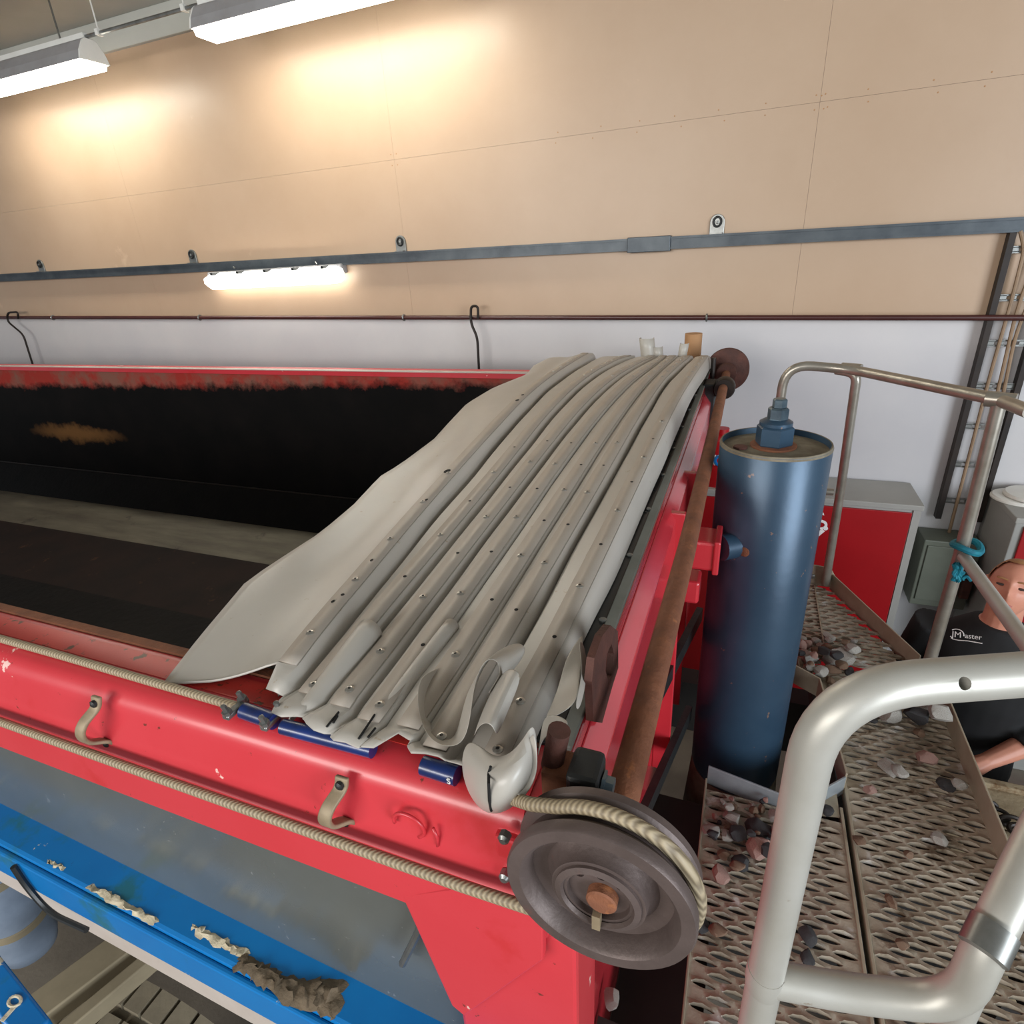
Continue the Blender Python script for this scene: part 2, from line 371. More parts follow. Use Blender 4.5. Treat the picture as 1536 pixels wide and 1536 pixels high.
xa = PY(143, 92, YL).x; za = PY(140, 94, YL).z
ceiling_lamp(xa-1.56, xa, YL, za, 'lit fluorescent lamp beside the end of the ceiling conduit with white end cap', 1)
xb = PY(301, 30, YL).x
ceiling_lamp(xb, xb+1.56, YL, za, 'lit fluorescent lamp with its grey housing hanging over the brightest wall patch', 1)
c = thing('conduit', 'thin grey conduit running between the two ceiling lamps', 'conduit', (xa, YL, CEIL))
MB().tube([(xa-0.03, YL, za+0.132), (xa+0.10, YL, za+0.132), (xb-0.05, YL, za+0.132), (xb+0.03, YL, za+0.132)], 0.011, 8).build('tube_run', 'zinc', c)
for k in range(2): 
    X = xa+0.1+(xb-xa-0.2)*k
    MB().box(X-0.012, X+0.012, YL-0.02, YL+0.02, za+0.118, za+0.15).box(X-0.003, X+0.003, YL-0.003, YL+0.003, za+0.15, CEIL).build('saddle_clip', 'lamp_white', c)
# vapour-proof wall lamp under the rail
yl = YW-0.09
p0, p1 = PY(306, 410, yl), PY(512, 408, yl); zt = (p0.z+p1.z)/2-0.0; 
L = thing('wall_batten_lamp', 'lit sealed strip lamp fixed to the wall just below the steel rail', 'lamp', (p0.x, YW, zt))
x0, x1 = p0.x, p1.x
def zl_(X): return zt+(X-(x0+x1)/2)*(-0.03)
MB().box(x0+0.01, x1-0.01, YW-0.075, YW, zt-0.035, zt+0.03).build('housing', 'lamp_grey', L, smooth=0, bevel=0.01)
ds = [(YW-0.075, zt+0.02), (YW-0.13, zt-0.005), (YW-0.135, zt-0.06), (YW-0.10, zt-0.095), (YW-0.05, zt-0.095), (YW-0.05, zt-0.03)]
m = MB(); rows = []
for x, k in ((x0, 0.55), (x0+0.05, 0.95), (x0+0.09, 1), (x1-0.09, 1), (x1-0.05, 0.95), (x1, 0.55)):
    cy, cz = YW-0.075, zt-0.03
    rows.append([Vector((x, cy+(y-cy)*k, cz+(z-cz)*k)) for y, z in ds])
n = len(ds); m.add([q for r_ in rows for q in r_], [(i*n+k, i*n+(k+1) % n, (i+1)*n+(k+1) % n, (i+1)*n+k) for i in range(5) for k in range(n)]+[tuple(range(n)), tuple(5*n+k for k in range(n))])
m.build('diffuser', 'wall_lamp_glow', L, smooth=40)
for k in range(5):
    X = x0+0.12+k*(x1-x0-0.24)/4
    MB().box(X-0.012, X+0.012, YW-0.14, YW-0.07, zt+0.004, zt+0.022).build('clip', 'dark_iron', L, bevel=0.002)
for X in (x0+0.25, x1-0.25): MB().obox((X, YW-0.03, zt+0.03), (X+0.02, YW-0.05, zrail(X)-0.01), 0.02, 0.006, (0, 1, 0)).build('strap', 'zinc', L)

# ------------------------------------------------------------------ cable ladder and switch box
xl0 = 1.105; xl1 = 1.295; zb_ = -1.52
L = thing('cable_ladder', 'vertical dark steel cable ladder with rungs on the wall', 'cable ladder', (1.2, YW, zb_))
for X in (xl0, xl1): MB().box(X-0.014, X+0.014, YW-0.05, YW-0.004, zb_, zrail(X)-0.032).build('side_rail', 'black_steel', L, smooth=0, bevel=0.002)
for k in range(7):
    z = -0.12-k*0.215
    m = MB()
    for x_, w_ in ((xl0+0.014, 0.03), (xl0+0.062, 0.022), (xl0+0.104, 0.022), (xl0+0.146, 0.03)): m.box(x_, x_+w_, YW-0.034, YW-0.03, z-0.011, z+0.011)
    m.box(xl0, xl1, YW-0.034, YW-0.03, z+0.008, z+0.016).box(xl0, xl1, YW-0.034, YW-0.03, z-0.016, z-0.008)
    m.build('rung', 'zinc', L, smooth=0)
for k, pts in enumerate(([(1.13, -0.04), (1.165, -0.12), (1.17, -0.35), (1.165, -0.7), (1.17, -1.1), (1.175, -1.62)], [(1.24, -0.06), (1.215, -0.2), (1.20, -0.4), (1.215, -0.75), (1.225, -1.1), (1.235, -1.62)], [(1.262, -0.1), (1.247, -0.3), (1.222, -0.5), (1.255, -1.0), (1.265, -1.62)])):
    sm = [Vector((x, YW-0.0435, z)) for x, z in pts]
    tag(MB().tube(bend(sm, 0.15, 5), 0.0085, 8).build('cable', 'cable_tan'), ['tan cable curling off the rail down the cable ladder', 'tan cable down the middle of the cable ladder', 'tan cable crossing over to the ladder side'][k], 'cable')
B = thing('switch_box', 'grey-green electrical switch box at the foot of the cable ladder', 'electrical box', (1.2, YW, -1.98))
MB().box(1.03, 1.30, 3.52, YW+0.0, -2.02, -1.60).build('body', 'box_green', B, smooth=0, bevel=0.006)
MB().box(1.05, 1.24, 3.512, 3.52, -1.98, -1.63).build('door', 'box_green', B, smooth=0, bevel=0.003)
MB().lathe((1.27, 3.52, -1.72), (0, -1, 0), [(0.03, 0), (0.03, 0.03), (0.022, 0.035)], 16).build('rotary_switch', 'black_steel', B)
MB().box(1.25, 1.295, 3.49, 3.52, -1.93, -1.80).build('socket', 'rust_dark', B, bevel=0.005)
MB().tube([(1.25, 3.51, -1.80), (1.25, 3.47, -1.79), (1.30, 3.47, -1.79)], 0.006, 6).build('lever', 'black_steel', B)

# ------------------------------------------------------------------ red cabinets by the wall
def cabinet(x0, x1, y0, label, zt=-1.33, red=((0.045, 0.05), (0.045, 0.06))):
    C_ = thing('machine_cabinet', label, 'cabinet', ((x0+x1)/2, 3.5, -H))
    MB().box(x0, x1, y0, YW-0.005, -H, zt-0.03).build('body', 'cabinet_side', C_, smooth=0, bevel=0.004)
    MB().box(x0-0.008, x1+0.008, y0-0.012, YW-0.004, zt-0.03, zt).build('top', 'cabinet_grey', C_, smooth=0, bevel=0.004)
    MB().box(x0+0.035, x1-0.04, y0-0.012, y0, -H+0.1, zt-0.045).build('door', 'cabinet_red', C_, smooth=0, bevel=0.003)
    MB().box(x1-0.035, x1, y0-0.008, y0, -H+0.02, zt-0.03).build('frame', 'cabinet_grey', C_, smooth=0)
    return C_
CA = cabinet(0.16, 0.935, 3.36, 'red-fronted grey cabinet with white lettering beside the switch box')
CB = cabinet(-0.64, 0.10, 3.36, 'red-fronted grey cabinet standing behind the blue cylinder and rusty shaft')
CC = cabinet(1.32, 2.1, 3.30, 'grey cabinet with dark red front behind the man in black')
def text(body, size, loc, rot, mat, parent, name='lettering', ext=0.0006):
    cu = bpy.data.curves.new(name, 'FONT'); cu.body = body; cu.size = size; cu.extrude = ext; cu.align_x = 'CENTER'; cu.align_y = 'CENTER'
    to = bpy.data.objects.new(name+'_src', cu); COL.objects.link(to)
    me = bpy.data.meshes.new_from_object(to.evaluated_get(bpy.context.evaluated_depsgraph_get()))
    bpy.data.objects.remove(to); bpy.data.curves.remove(cu)
    o = bpy.data.objects.new(name, me); COL.objects.link(o); me.materials.clear(); me.materials.append(MATS[mat]); o.parent = parent
    org = Vector((0, 0, 0)); p = parent
    while p is not None: org = org+p.location; p = p.parent
    o.location = Vector(loc)+Vector((0, 0, H))-org; o.rotation_euler = rot
    return o
# the marks on the door: an S, a dot and a chevron, white
yd = 3.346
s0 = PY(1231, 783, yd)
text('S', 0.15, s0, (math.pi/2, math.radians(-20), 0), 'white_print', CA)
m = MB()
for a_, b_ in (((1220, 796), (1225, 803)), ((1225, 803), (1235, 795))): m.obox(PY(*a_, yd), PY(*b_, yd), 0.004, 0.022, (0, 0, 1))
m.build('lettering', 'white_print', CA, smooth=0)
MB().lathe(PY(1238.5, 792.5, yd), (0, -1, 0), [(0.012, 0), (0.012, 0.002)], 12).build('lettering', 'white_print', CA)
MB().box(1.50, 1.60, 3.282, 3.288, -1.44, -1.405).build('name_plate', 'white_print', CC, smooth=0)
for q, rr, z, lab in (((1512, 741), 0.12, -1.326, 'white round lid lying lower on the far grey cabinet'), ((1533, 737), 0.125, -1.305, 'white round lid stacked over the other lid on the cabinet')):
    c0 = PZ(*q, z)
    tag(MB().lathe((c0.x+0.03, min(max(c0.y, 3.42), 3.68-rr), z-0.003), (0, 0, 1), [(rr, 0), (rr, 0.008), (rr*0.93, 0.016), (rr*.3, 0.02)], 32).build('round_lid', 'plate_white'), lab, 'lid')
tag(MB().tube([(-0.27, 3.2, -H), (-0.265, 3.2, PY(1042, 500, 3.2).z)], 0.043, 24).build('cardboard_tube', 'cardboard'), 'brown cardboard tube standing upright beyond the end of the tarpaulin', 'tube')
# small round sticker bottle seen between shaft and cylinder
c0 = PY(1081, 693, 3.0)
b = thing('oil_can', 'red can with round blue label on the cabinet top behind the rusty shaft', 'can', (c0.x, 3.5, -1.33))
cx = PY(1078, 700, 3.45).x; cz = -1.33
MB().lathe((cx, 3.50, cz), (0, 0, 1), [(0.12, 0), (0.12, 0.26), (0.11, 0.28), (0.04, 0.30), (0.04, 0.33), (0.036, 0.33)], 28).build('body', 'cabinet_red', b)
MB().lathe((cx+0.01, 3.386, cz+0.17), (0, -1, 0), [(0.045, 0), (0.045, 0.004)], 24).build('label', 'white_print', b)
MB().tube([Vector((cx+0.01+0.03*math.cos(a), 3.38, cz+0.17+0.03*math.sin(a))) for a in [k*2*math.pi/20 for k in range(20)]], 0.009, 6, closed=True).build('label_ring', 'side_blue_bright', b)

# ------------------------------------------------------------------ tipping trailer
XF = -0.155                      # front wall face
TX0 = -7.6                       # rear, out of frame
T = thing('tipper_trailer', 'red tipping trailer body with blackened inside and grey lower side', 'trailer', (-2.0, 1.7, -H))
def extr(sec, x0, x1, closed=True):
    """section of (Y, z) points swept along X"""
    n = len(sec); m = MB()
    m.add([(x, y, z) for x in (x0, x1) for y, z in sec], [(i, (i+1) % n, (i+1) % n+n, i+n) for i in range(n if closed else n-1)])
    if closed: m.f += [tuple(range(n))[::-1], tuple(range(n, 2*n))]
    return m
# near rim beam: rounded top, flat outer face, step, lower flange
sec = [(0.515, -0.575), (0.50, -0.571), (0.455, -0.571)]+[(0.445-0.035*math.sin(a)*1.0, -0.606+0.035*math.cos(a)) for a in [k*math.pi/2/5 for k in range(1, 6)]]
sec += [(0.400, -0.635), (0.394, -0.668), (0.389, -0.676), (0.386, -0.765), (0.395, -0.768), (0.41, -0.70), (0.515, -0.70)]
extr(sec, TX0, XF-0.03).build('side_rim', 'red_paint', T, smooth=30)
extr([(0.5155, -0.5765), (0.50, -0.5705), (0.463, -0.5700), (0.463, -0.574), (0.50, -0.576), (0.512, -0.60)], TX0, -0.30).build('rim_cap', 'red_rim', T, smooth=30)
extr([(0.535, -0.573), (0.517, -0.571), (0.517, -0.60), (0.535, -0.60)], TX0, -0.2).build('inner_edge', 'rust', T)
# far rim
extr([(2.86, -0.571), (2.955, -0.571), (2.975, -0.585), (2.975, -0.75), (2.90, -0.75), (2.90, -0.60), (2.86, -0.60)], TX0, XF-0.03).build('side_rim', 'red_paint', T, smooth=30)
extr([(2.85, -0.567), (2.88, -0.5655), (2.88, -0.571), (2.85, -0.572)], TX0, XF-0.05).build('rim_lip', 'beige_panel', T)
# inside shell
def sheet(name, a, b, mat, thick=0.012):
    extr([a, b, (b[0]+0.0, b[1]-thick), (a[0]+0.0, a[1]-thick)] if abs(a[0]-b[0]) > 0.05 else [a, b, (b[0]+thick, b[1]), (a[0]+thick, a[1])], TX0, XF-0.02).build(name, mat, T, smooth=0)
sheet('inner_wall', (2.885, -0.598), (2.885, -1.41), 'tar_wall')
sheet('inner_slope', (2.885, -1.41), (2.66, -1.575), 'tar')
MB().tube([(TX0, 2.88, -1.41), (XF-0.02, 2.88, -1.41)], 0.006, 6).build('weld_seam', 'black_steel', T)
sheet('floor_plate', (2.66, -1.575), (2.28, -1.61), 'floor_steel')
sheet('floor_plate', (2.28, -1.61), (1.75, -1.63), 'floor_brown')
sheet('floor_plate', (1.75, -1.63), (0.80, -1.63), 'tar')
sheet('inner_slope', (0.80, -1.63), (0.56, -1.45), 'floor_steel')
extr([(0.535, -0.60), (0.56, -1.45), (0.545, -1.45), (0.52, -0.60)], TX0, XF-0.02).build('inner_wall', 'tar', T, smooth=0)
# front wall with its top strips
MB().box(XF-0.045, XF, 0.44, 2.96, -1.75, -0.574).build('front_wall', 'red_front', T, smooth=0, bevel=0.004)
MB().box(XF-0.022, XF-0.002, 0.52, 2.94, -0.574, -0.5655).build('top_strip', 'strip_grey', T, smooth=0, bevel=0.002)
MB().box(XF-0.075, XF-0.022, 0.52, 2.94, -0.580, -0.568).build('rubber_strip', 'rubber_black', T, smooth=0, bevel=0.002)
riv = stock('strip_bolt', MB().lathe((0, 0, 0), (0, 0, 1), [(0.007, 0), (0.007, 0.003), (0.004, 0.005)], 8), 'zinc')
for k in range(9): inst(riv, 'strip_bolt', (XF-0.0265, 0.8+k*0.235, -0.568), T)
for k in range(12): MB().box(XF-0.066, XF-0.028, 1.25+k*0.14, 1.25+k*0.14+0.006, -0.569, -0.566).build('strip_rib', 'rubber_black', T, smooth=0)
# long stiffening rib pressed out of the front wall
MB().prism([(XF, 0.46, -0.60), (XF, 0.46, -0.78), (XF+0.028, 0.46, -0.75), (XF+0.028, 0.46, -0.64)], (0, 2.4, 0)).build('front_rib', 'red_front', T, smooth=0, bevel=0.004)
for Y, w in ((1.38, 0.02), (1.68, 0.02)): MB().box(XF, XF+0.05, Y, Y+w, -1.5, -0.62).build('front_gusset', 'red_front', T, smooth=0, bevel=0.003)
# lifting arm towards the cylinder
AY0, AY1 = 1.43, 1.53
az = PY(1040, 812, 1.43).z
MB().box(XF, -0.024, AY0, AY1, az-0.085, az).build('lift_arm', 'red_front', T, smooth=0, bevel=0.008)
MB().box(-0.032, -0.016, AY0-0.006, AY1+0.006, az-0.092, az+0.006).build('arm_flange', 'red_front', T, smooth=0, bevel=0.004)
MB().box(XF, -0.06, AY0+0.01, AY1-0.01, az-0.20, az-0.13).build('lower_bracket', 'red_front', T, smooth=0, bevel=0.008)
# corner post, gusset and grey side panel
MB().prism([(-0.30, 0.402, -0.75), (-0.12, 0.402, -0.75), (-0.128, 0.402, -1.9), (-0.302, 0.402, -1.9)], (0, 0.10, 0)).build('corner_post', 'red_paint', T, smooth=0, bevel=0.006)
MB().prism([(-0.350, 0.386, -0.755), (-0.302, 0.386, -0.972), (-0.284, 0.386, -0.985), (-0.158, 0.386, -0.775), (-0.155, 0.386, -0.70), (-0.24, 0.386, -0.68)], (0, 0.014, 0)).build('corner_gusset', 'red_paint', T, smooth=0, bevel=0.002)
MB().box(XF-0.06, XF+0.0, 0.401, 0.45, -0.76, -0.60).build('corner_block', 'red_paint', T, smooth=0, bevel=0.004)
def zbm(X): return -1.06+(max(X, -1.75)+1.43)*(-0.07)
def slab(x0, x1, y0, y1, h0, h1):
    q_ = [x0]+([-1.75] if x0 < -1.75 else [])+[x1]
    return MB().prism([(x, y0, zbm(x)+h0) for x in q_]+[(x, y0, zbm(x)+h1) for x in q_[::-1]], (0, y1-y0, 0))
MB().prism([(TX0, 0.425, -0.74), (-0.29, 0.425, -0.74), (-0.29, 0.425, -1.2), (TX0, 0.425, -1.2)], (0, 0.02, 0)).build('side_panel', 'side_grey', T, smooth=0)
# gas strut beside the gusset
a, b = PY(634, 1385, 0.405), PY(604, 1445, 0.405)
MB().tube([PY(650, 1350, 0.405), a], 0.010, 10).build('strut_barrel', 'black_steel', T)
MB().tube([a, b], 0.006, 10).build('strut_rod', 'zinc', T)
# blue lower beam, beige panel, lumps of mortar
slab(TX0, -0.16, 0.362, 0.45, -0.10, 0).build('lower_beam', 'blue_beam', T, smooth=0, bevel=0.008)
slab(TX0, -0.16, 0.350, 0.362, -0.09, -0.006).build('beam_lip', 'blue_beam', T, smooth=0, bevel=0.004)
slab(TX0, -0.20, 0.366, 0.40, -0.20, -0.10).build('beige_skirt', 'beige_panel', T, smooth=0)
def lump(name, mat, quad, h, nx=12, ny=5, seed=0):
    a, b, c_, d = [Vector(q) for q in quad]; rows = []
    for j in range(ny+1):
        row = []
        for i in range(nx+1):
            u, v = i/nx, j/ny
            p = (a*(1-u)+b*u)*(1-v)+(d*(1-u)+c_*u)*v
            e = min(u, 1-u)*nx/3; f_ = min(v, 1-v)*ny/2
            k = min(1, e)*min(1, f_)
            nn = noise.noise(Vector((u*nx*0.8+seed, v*ny*0.8, seed*1.3)))
            p = p+Vector((nn*0.012, noise.noise(Vector((u*9, seed, v*5)))*0.012, k*h*(0.7+0.6*nn)-0.001))
            row.append(p)
        rows.append(row)
    return MB().grid(rows).build(name, mat, T, smooth=60)
def bt(x, y): 
    p = PZ(x, y, -1.1)
    for _ in range(3): p = PZ(x, y, zbm(p.x)+0.001)
    return p
lump('mortar_lump', 'dry_plaster', [bt(135, 1325), bt(238, 1378), bt(232, 1390), bt(128, 1332)], 0.005, 22, 4, 1)
lump('mortar_lump', 'dry_plaster', [bt(288, 1385), bt(375, 1428), bt(366, 1440), bt(285, 1395)], 0.005, 22, 4, 4)
lump('mortar_lump', 'clay', [bt(365, 1428), bt(440, 1470), bt(425, 1500), bt(350, 1452)], 0.010, 16, 6, 7)
lump('mortar_lump', 'clay', [bt(405, 1462), bt(520, 1470), bt(505, 1530), bt(420, 1505)], 0.012, 16, 7, 9)
lump('mortar_lump', 'dry_plaster', [bt(70, 1288), bt(98, 1300), bt(95, 1306), bt(68, 1294)], 0.004, 8, 3, 12)
# bent hook handles on the rim
def handle(q0, q1):
    Y0 = 0.398
    a, b = PY(*q0, Y0), PY(*q1, Y0)
    d = b-a
    path = [a+Vector((0, 0.004, 0.004)), a+d*0.15, a+d*0.32+Vector((-0.006, -0.022, 0)), a+d*0.5+Vector((-0.008, -0.030, 0)), a+d*0.72+Vector((-0.006, -0.026, 0)), a+d*0.86+Vector((0.004, -0.004, 0)), b+Vector((0.006, 0.004, -0.004))]
    path = bend(path, 0.02, 4)
    rows = []
    for k, p in enumerate(path):
        w = 0.0095
        rows.append([p+Vector((-w, 0, 0)), p+Vector((w, 0, 0))])
    h = MB().grid(rows).build('rope_hook', 'cable_wire', T, smooth=50, solid=0.006, bevel=0.002)
    for p in (a+d*0.06, b-d*0.02):
        MB().lathe(p+Vector((0, -0.001, 0)), (0, -1, 0), [(0.006, 0), (0.006, 0.004), (0.003, 0.006)], 8).build('hook_bolt', 'dark_iron', h)
handle((142, 1050), (163, 1115)); handle((511, 1172), (520, 1232))
for q in ((757, 1255), (758, 1313)): MB().lathe(PY(*q, 0.393), (0, -1, 0), [(0.007, -0.004), (0.007, 0.004), (0.004, 0.007), (0.0015, 0.007)], 8).build('rim_bolt', 'zinc', T)
# round dent pressed into the rim face
c0 = PY(612, 1240, 0.3955)
MB().tube(arc(c0+Vector((0, 0.002, 0)), 0.021, math.radians(-60), math.radians(190), 20, (1, 0, 0), (0, -0.1, 1)), 0.0024, 8).build('rim_boss', 'red_paint', T, smooth=180)
MB().tube([c0+Vector((0.035, 0.0015, 0.01)), c0+Vector((0.039, 0.0015, -0.005)), c0+Vector((0.037, 0.0015, -0.02))], 0.002, 8).build('rim_boss', 'red_paint', T, smooth=180)
# bearing, stub and rusty lug at the near front corner
MB().tube([PY(828, 1148, 0.45), PY(839, 1095, 0.45)], 0.0125, 14).build('rusty_stub', 'rust_dark', T)
MB().box(-0.166, -0.118, 0.430, 0.47, -0.60, -0.515).build('bearing_bracket', 'rust', T, smooth=0, bevel=0.004)
MB().box(-0.132, -0.098, 0.41, 0.455, -0.60, -0.487).build('bearing_block', 'dark_iron', T, smooth=0, bevel=0.006)
bb = MB().lathe((-0.098, 0.43, -0.512), (1, 0, -0.1), [(0.017, 0), (0.017, 0.003), (0.0125, 0.0035), (0.0125, 0.012), (0.010, 0.013)], 6).build('bearing_bolt', 'steel_bolt', T)
pts = [PX(*q, -0.150) for q in ((905, 936), (917, 945), (918, 1000), (908, 1030), (893, 1082), (879, 1080), (876, 1020), (880, 985), (892, 952))]
lug = MB().prism(pts, (0.010, 0, 0)).build('lug_plate', 'rust_dark', T, smooth=0)
cut(lug, MB().prism([PX(*q, -0.145)-Vector((0.02, 0, 0)) for q in ((912, 965), (916, 980), (913, 1012), (907, 1020), (903, 1005), (905, 980))], (0.05, 0, 0)))
# far corner bearing
MB().box(-0.165, -0.11, 2.62, 2.75, -0.84, -0.56).build('bearing_bracket', 'dark_iron', T, smooth=0, bevel=0.006)
MB().lathe((-0.078, 2.60, -0.575), (0, 1, 0), [(0.04, 0), (0.045, 0.01), (0.045, 0.06), (0.04, 0.07)], 20).build('bearing_block', 'black_steel', T)
MB().tube([(-0.140, 2.84, -0.64), (-0.140, 2.84, -0.485)], 0.011, 8).build('corner_pin', 'black_steel', T)
# chassis below the body
for Y in (1.2, 2.2): MB().box(TX0, 0.66, Y-0.05, Y+0.05, -2.05, -1.78).build('chassis_rail', 'chassis', T, smooth=0)
for X in (-5, -3, -1.2, -0.22): MB().box(X-0.05, X+0.05, 0.6, 2.8, -1.95, -1.72).build('cross_member', 'chassis', T, smooth=0)
MB().box(-0.150, -0.02, 0.45, 0.64, -1.42, -1.40).build('step_plate', 'chassis', T, smooth=0)
MB().box(-0.152, 0.02, 0.62, 1.46, -1.78, -1.70).build('under_plate', 'chassis', T, smooth=0)
for k in range(3): MB().lathe((XF+0.03, 0.80+0.0*k, -0.86-0.05*k), (1, 0, 0), [(0.011, 0), (0.011, 0.012), (0.006, 0.016)], 6).build('rusty_bolt', 'rust', T)
MB().box(XF, XF+0.035, 0.70, 0.86, -1.2, -0.80).build('bolt_plate', 'red_front', T, smooth=0, bevel=0.003)
MB().obox((-0.145, 0.9, -1.25), (-0.068, 1.6, -1.45), 0.02, 0.05).build('brace', 'dark_iron', T)
MB().obox((-0.145, 1.2, -1.1), (-0.066, 1.75, -1.15), 0.02, 0.05).build('brace', 'dark_iron', T)

# ------------------------------------------------------------------ tarp shaft with its pulleys
PXC, PZC, PYC = -0.083, -0.566, 0.345
S = thing('pulley_shaft', 'rusty shaft across the trailer front with a large brown rope pulley', 'shaft', (PXC, PYC, PZC))
MB().tube([(PXC, 0.40, PZC), (PXC+0.006, 1.1, PZC-0.005), (PXC+0.004, 1.9, PZC-0.006), (PXC, 2.97, PZC-0.005)], 0.0185, 20).build('shaft_tube', 'rust', S)
PR = 0.0925
body = [(0.0, 0.012), (0.030, 0.012), (0.031, 0.006), (0.046, 0.006), (0.048, 0.016), (0.056, 0.024), (0.070, 0.020), (0.074, 0.004), (0.078, 0.0), (PR-0.002, 0.0), (PR, 0.003), (PR, 0.012), (0.083, 0.022), (0.083, 0.032), (PR, 0.042), (PR, 0.050), (0.085, 0.053), (0.04, 0.053)]
Pl = MB().lathe((PXC, PYC, PZC), (0, 1, 0), body, 64).build('pulley_wheel', 'pulley_steel', S, smooth=40)
MB().lathe((PXC, PYC+0.006, PZC), (0, -1, 0), [(0.042, 0), (0.042, 0.003), (0.036, 0.005), (0.034, 0.001)], 40, cap=False).build('hub_ring', 'pulley_steel', Pl)
MB().lathe((PXC+0.004, PYC+0.013, PZC-0.002), (0, -1, 0), [(0.015, 0), (0.015, 0.010), (0.013, 0.0115)], 28).build('shaft_end', 'rust', Pl)
for dx, dz in ((-0.020, 0.017), (0.021, 0.016), (0.002, 0.022)):
    cut(Pl, MB().lathe((PXC+dx, PYC+0.002, PZC+dz), (0, 1, 0), [(0.0052, 0), (0.0052, 0.035)], 14))
MB().box(PXC-0.004, PXC+0.004, PYC-0.002, PYC+0.006, PZC-0.038, PZC-0.018).build('key', 'cable_wire', Pl)
MB().lathe((PXC, 0.3975, PZC), (0, 1, 0), [(0.056, 0), (0.060, 0.003), (0.060, 0.009), (0.03, 0.0115)], 40).build('shaft_collar', 'pulley_steel', S)
fp = [(0.02, 0), (0.05, 0.0), (0.075, 0.008), (0.10, 0.008), (0.10, 0.02), (0.085, 0.03), (0.10, 0.04), (0.10, 0.05), (0.03, 0.05)]
MB().lathe((PXC, 2.99, PZC-0.005), (0, 1, 0), fp, 48).build('pulley_wheel', 'rust_dark', S, smooth=40)
MB().lathe((PXC, 2.90, PZC-0.005), (0, 1, 0), [(0.045, 0), (0.045, 0.05), (0.035, 0.085)], 24).build('hub', 'rust_dark', S)

# pull cable: over the rim, round the pulley and back
yg = PYC+0.027
u, w = Vector((1, 0, 0)), Vector((0, 0, 1))
rr = 0.0915
q = [PY(770, 1198, 0.385), PY(795, 1206, 0.374)]
q += arc((PXC, yg, PZC), rr, math.radians(118), math.radians(-102), 24, u, w)
zlow = PZC-rr
q += [(-0.25, yg, zlow-0.004), (-1.2, yg, zlow-0.008), (TX0, yg, zlow-0.004)]
tt = NT('rope_lay'); MATS['rope_lay'] = tt.m
wv = tt.n('ShaderNodeTexWave', Scale=70.0, Distortion=0.8); mp = tt.n('ShaderNodeMapping'); mp.inputs['Rotation'].default_value = (0, math.radians(35), math.radians(35)); tt.l(tt.co(), mp.inputs[0]); tt.l(mp.outputs[0], wv.inputs['Vector'])
tt.l(tt.mix(wv.outputs['Fac'], lin((122, 108, 86)), lin((168, 152, 124))), tt.b.inputs['Base Color']); tt.b.inputs['Roughness'].default_value = 0.55; tt.bump(wv.outputs['Fac'], 0.35, 0.002)
cl0 = PZ(356, 1060, -0.562)
tag(MB().tube([(TX0, 0.447, -0.563), (-1.6, 0.447, -0.563), (-1.0, 0.447, -0.563), cl0], 0.0066, 10).build('pull_cable', 'rope_lay', smooth=60), 'twisted wire cable lying on the red rim up to the clamp at the tarpaulin', 'cable')
tag(MB().tube(q, 0.0068, 10).build('pull_cable', 'rope_lay', smooth=60), 'twisted wire cable running round the pulley and back below the rim hooks', 'cable')

# ------------------------------------------------------------------ tarpaulin
def zs(Y):
    t = max(0, (Y-0.44)/2.46); return -0.553+0.085*math.sin(math.pi*0.72*min(t, 1.15))
def onsurf(x, y, dz=0):
    d = ray(x, y); Y = 1.0
    for _ in range(40):
        z = zs(Y)+dz; Y = 0.5*Y+0.5*(d.y*z/d.z)
    return d*(Y/d.y)
BP = [[(432, 996), (466, 952), (533, 872), (586, 811), (634, 755), (672, 712), (705, 678), (774, 604), (799, 579), (835, 556), (858, 541), (872, 533), (895, 526)],
      [(462, 1042), (471, 1030), (607, 867), (660, 805), (735, 722), (795, 642), (838, 596), (870, 568), (904, 547), (921, 539), (940, 534)],
      [(510, 1060), (525, 1037), (571, 980), (635, 898), (687, 832), (731, 778), (764, 733), (797, 695), (820, 663), (878, 597), (910, 570), (933, 555), (950, 545), (965, 541)],
      [(553, 1082), (570, 1060), (634, 970), (692, 893), (738, 830), (775, 778), (807, 735), (832, 698), (855, 666), (890, 625), (930, 580), (965, 554), (980, 546)],
      [(612, 1092), (684, 985), (738, 902), (782, 836), (817, 783), (846, 737), (872, 699), (893, 667), (926, 620), (960, 578), (986, 553), (997, 545)],
      [(652, 1124), (663, 1108), (773, 917), (817, 847), (852, 789), (883, 741), (906, 700), (925, 666), (956, 617), (977, 585), (996, 562), (1010, 549), (1020, 544)],
      [(738, 1146), (747, 1128), (781, 1055), (832, 958), (871, 882), (902, 819), (926, 768), (948, 725), (966, 688), (980, 660), (992, 634), (1026, 575), (1046, 549)]]
YEND = 2.90
def path(px, dz=0.0, y_end=YEND):
    pts = [onsurf(*q, dz) for q in px]
    pts = [p for p in pts if p.y <= y_end+0.02]
    last = pts[-1]
    Ys = [p.y for p in pts]; Xs = [p.x for p in pts]
    if Ys[-1] < y_end: Ys.append(y_end); Xs.append(Xs[-1]+(Xs[-1]-Xs[-2])*0.3)
    return np.array(Ys), np.array(Xs)
NU = 44
paths = [path(b, 0.012 if i == 0 else 0.0) for i, b in enumerate(BP)]
def smoothX(Ys, Xs, Y):
    w_ = min(0.28, 0.9*(Y-Ys[0]), 0.9*max(0.02, YEND-Y)); g = np.interp([Y-w_, Y-w_*.66, Y-w_*.33, Y, Y+w_*.33, Y+w_*.66, Y+w_], Ys, Xs); return float(g.mean())
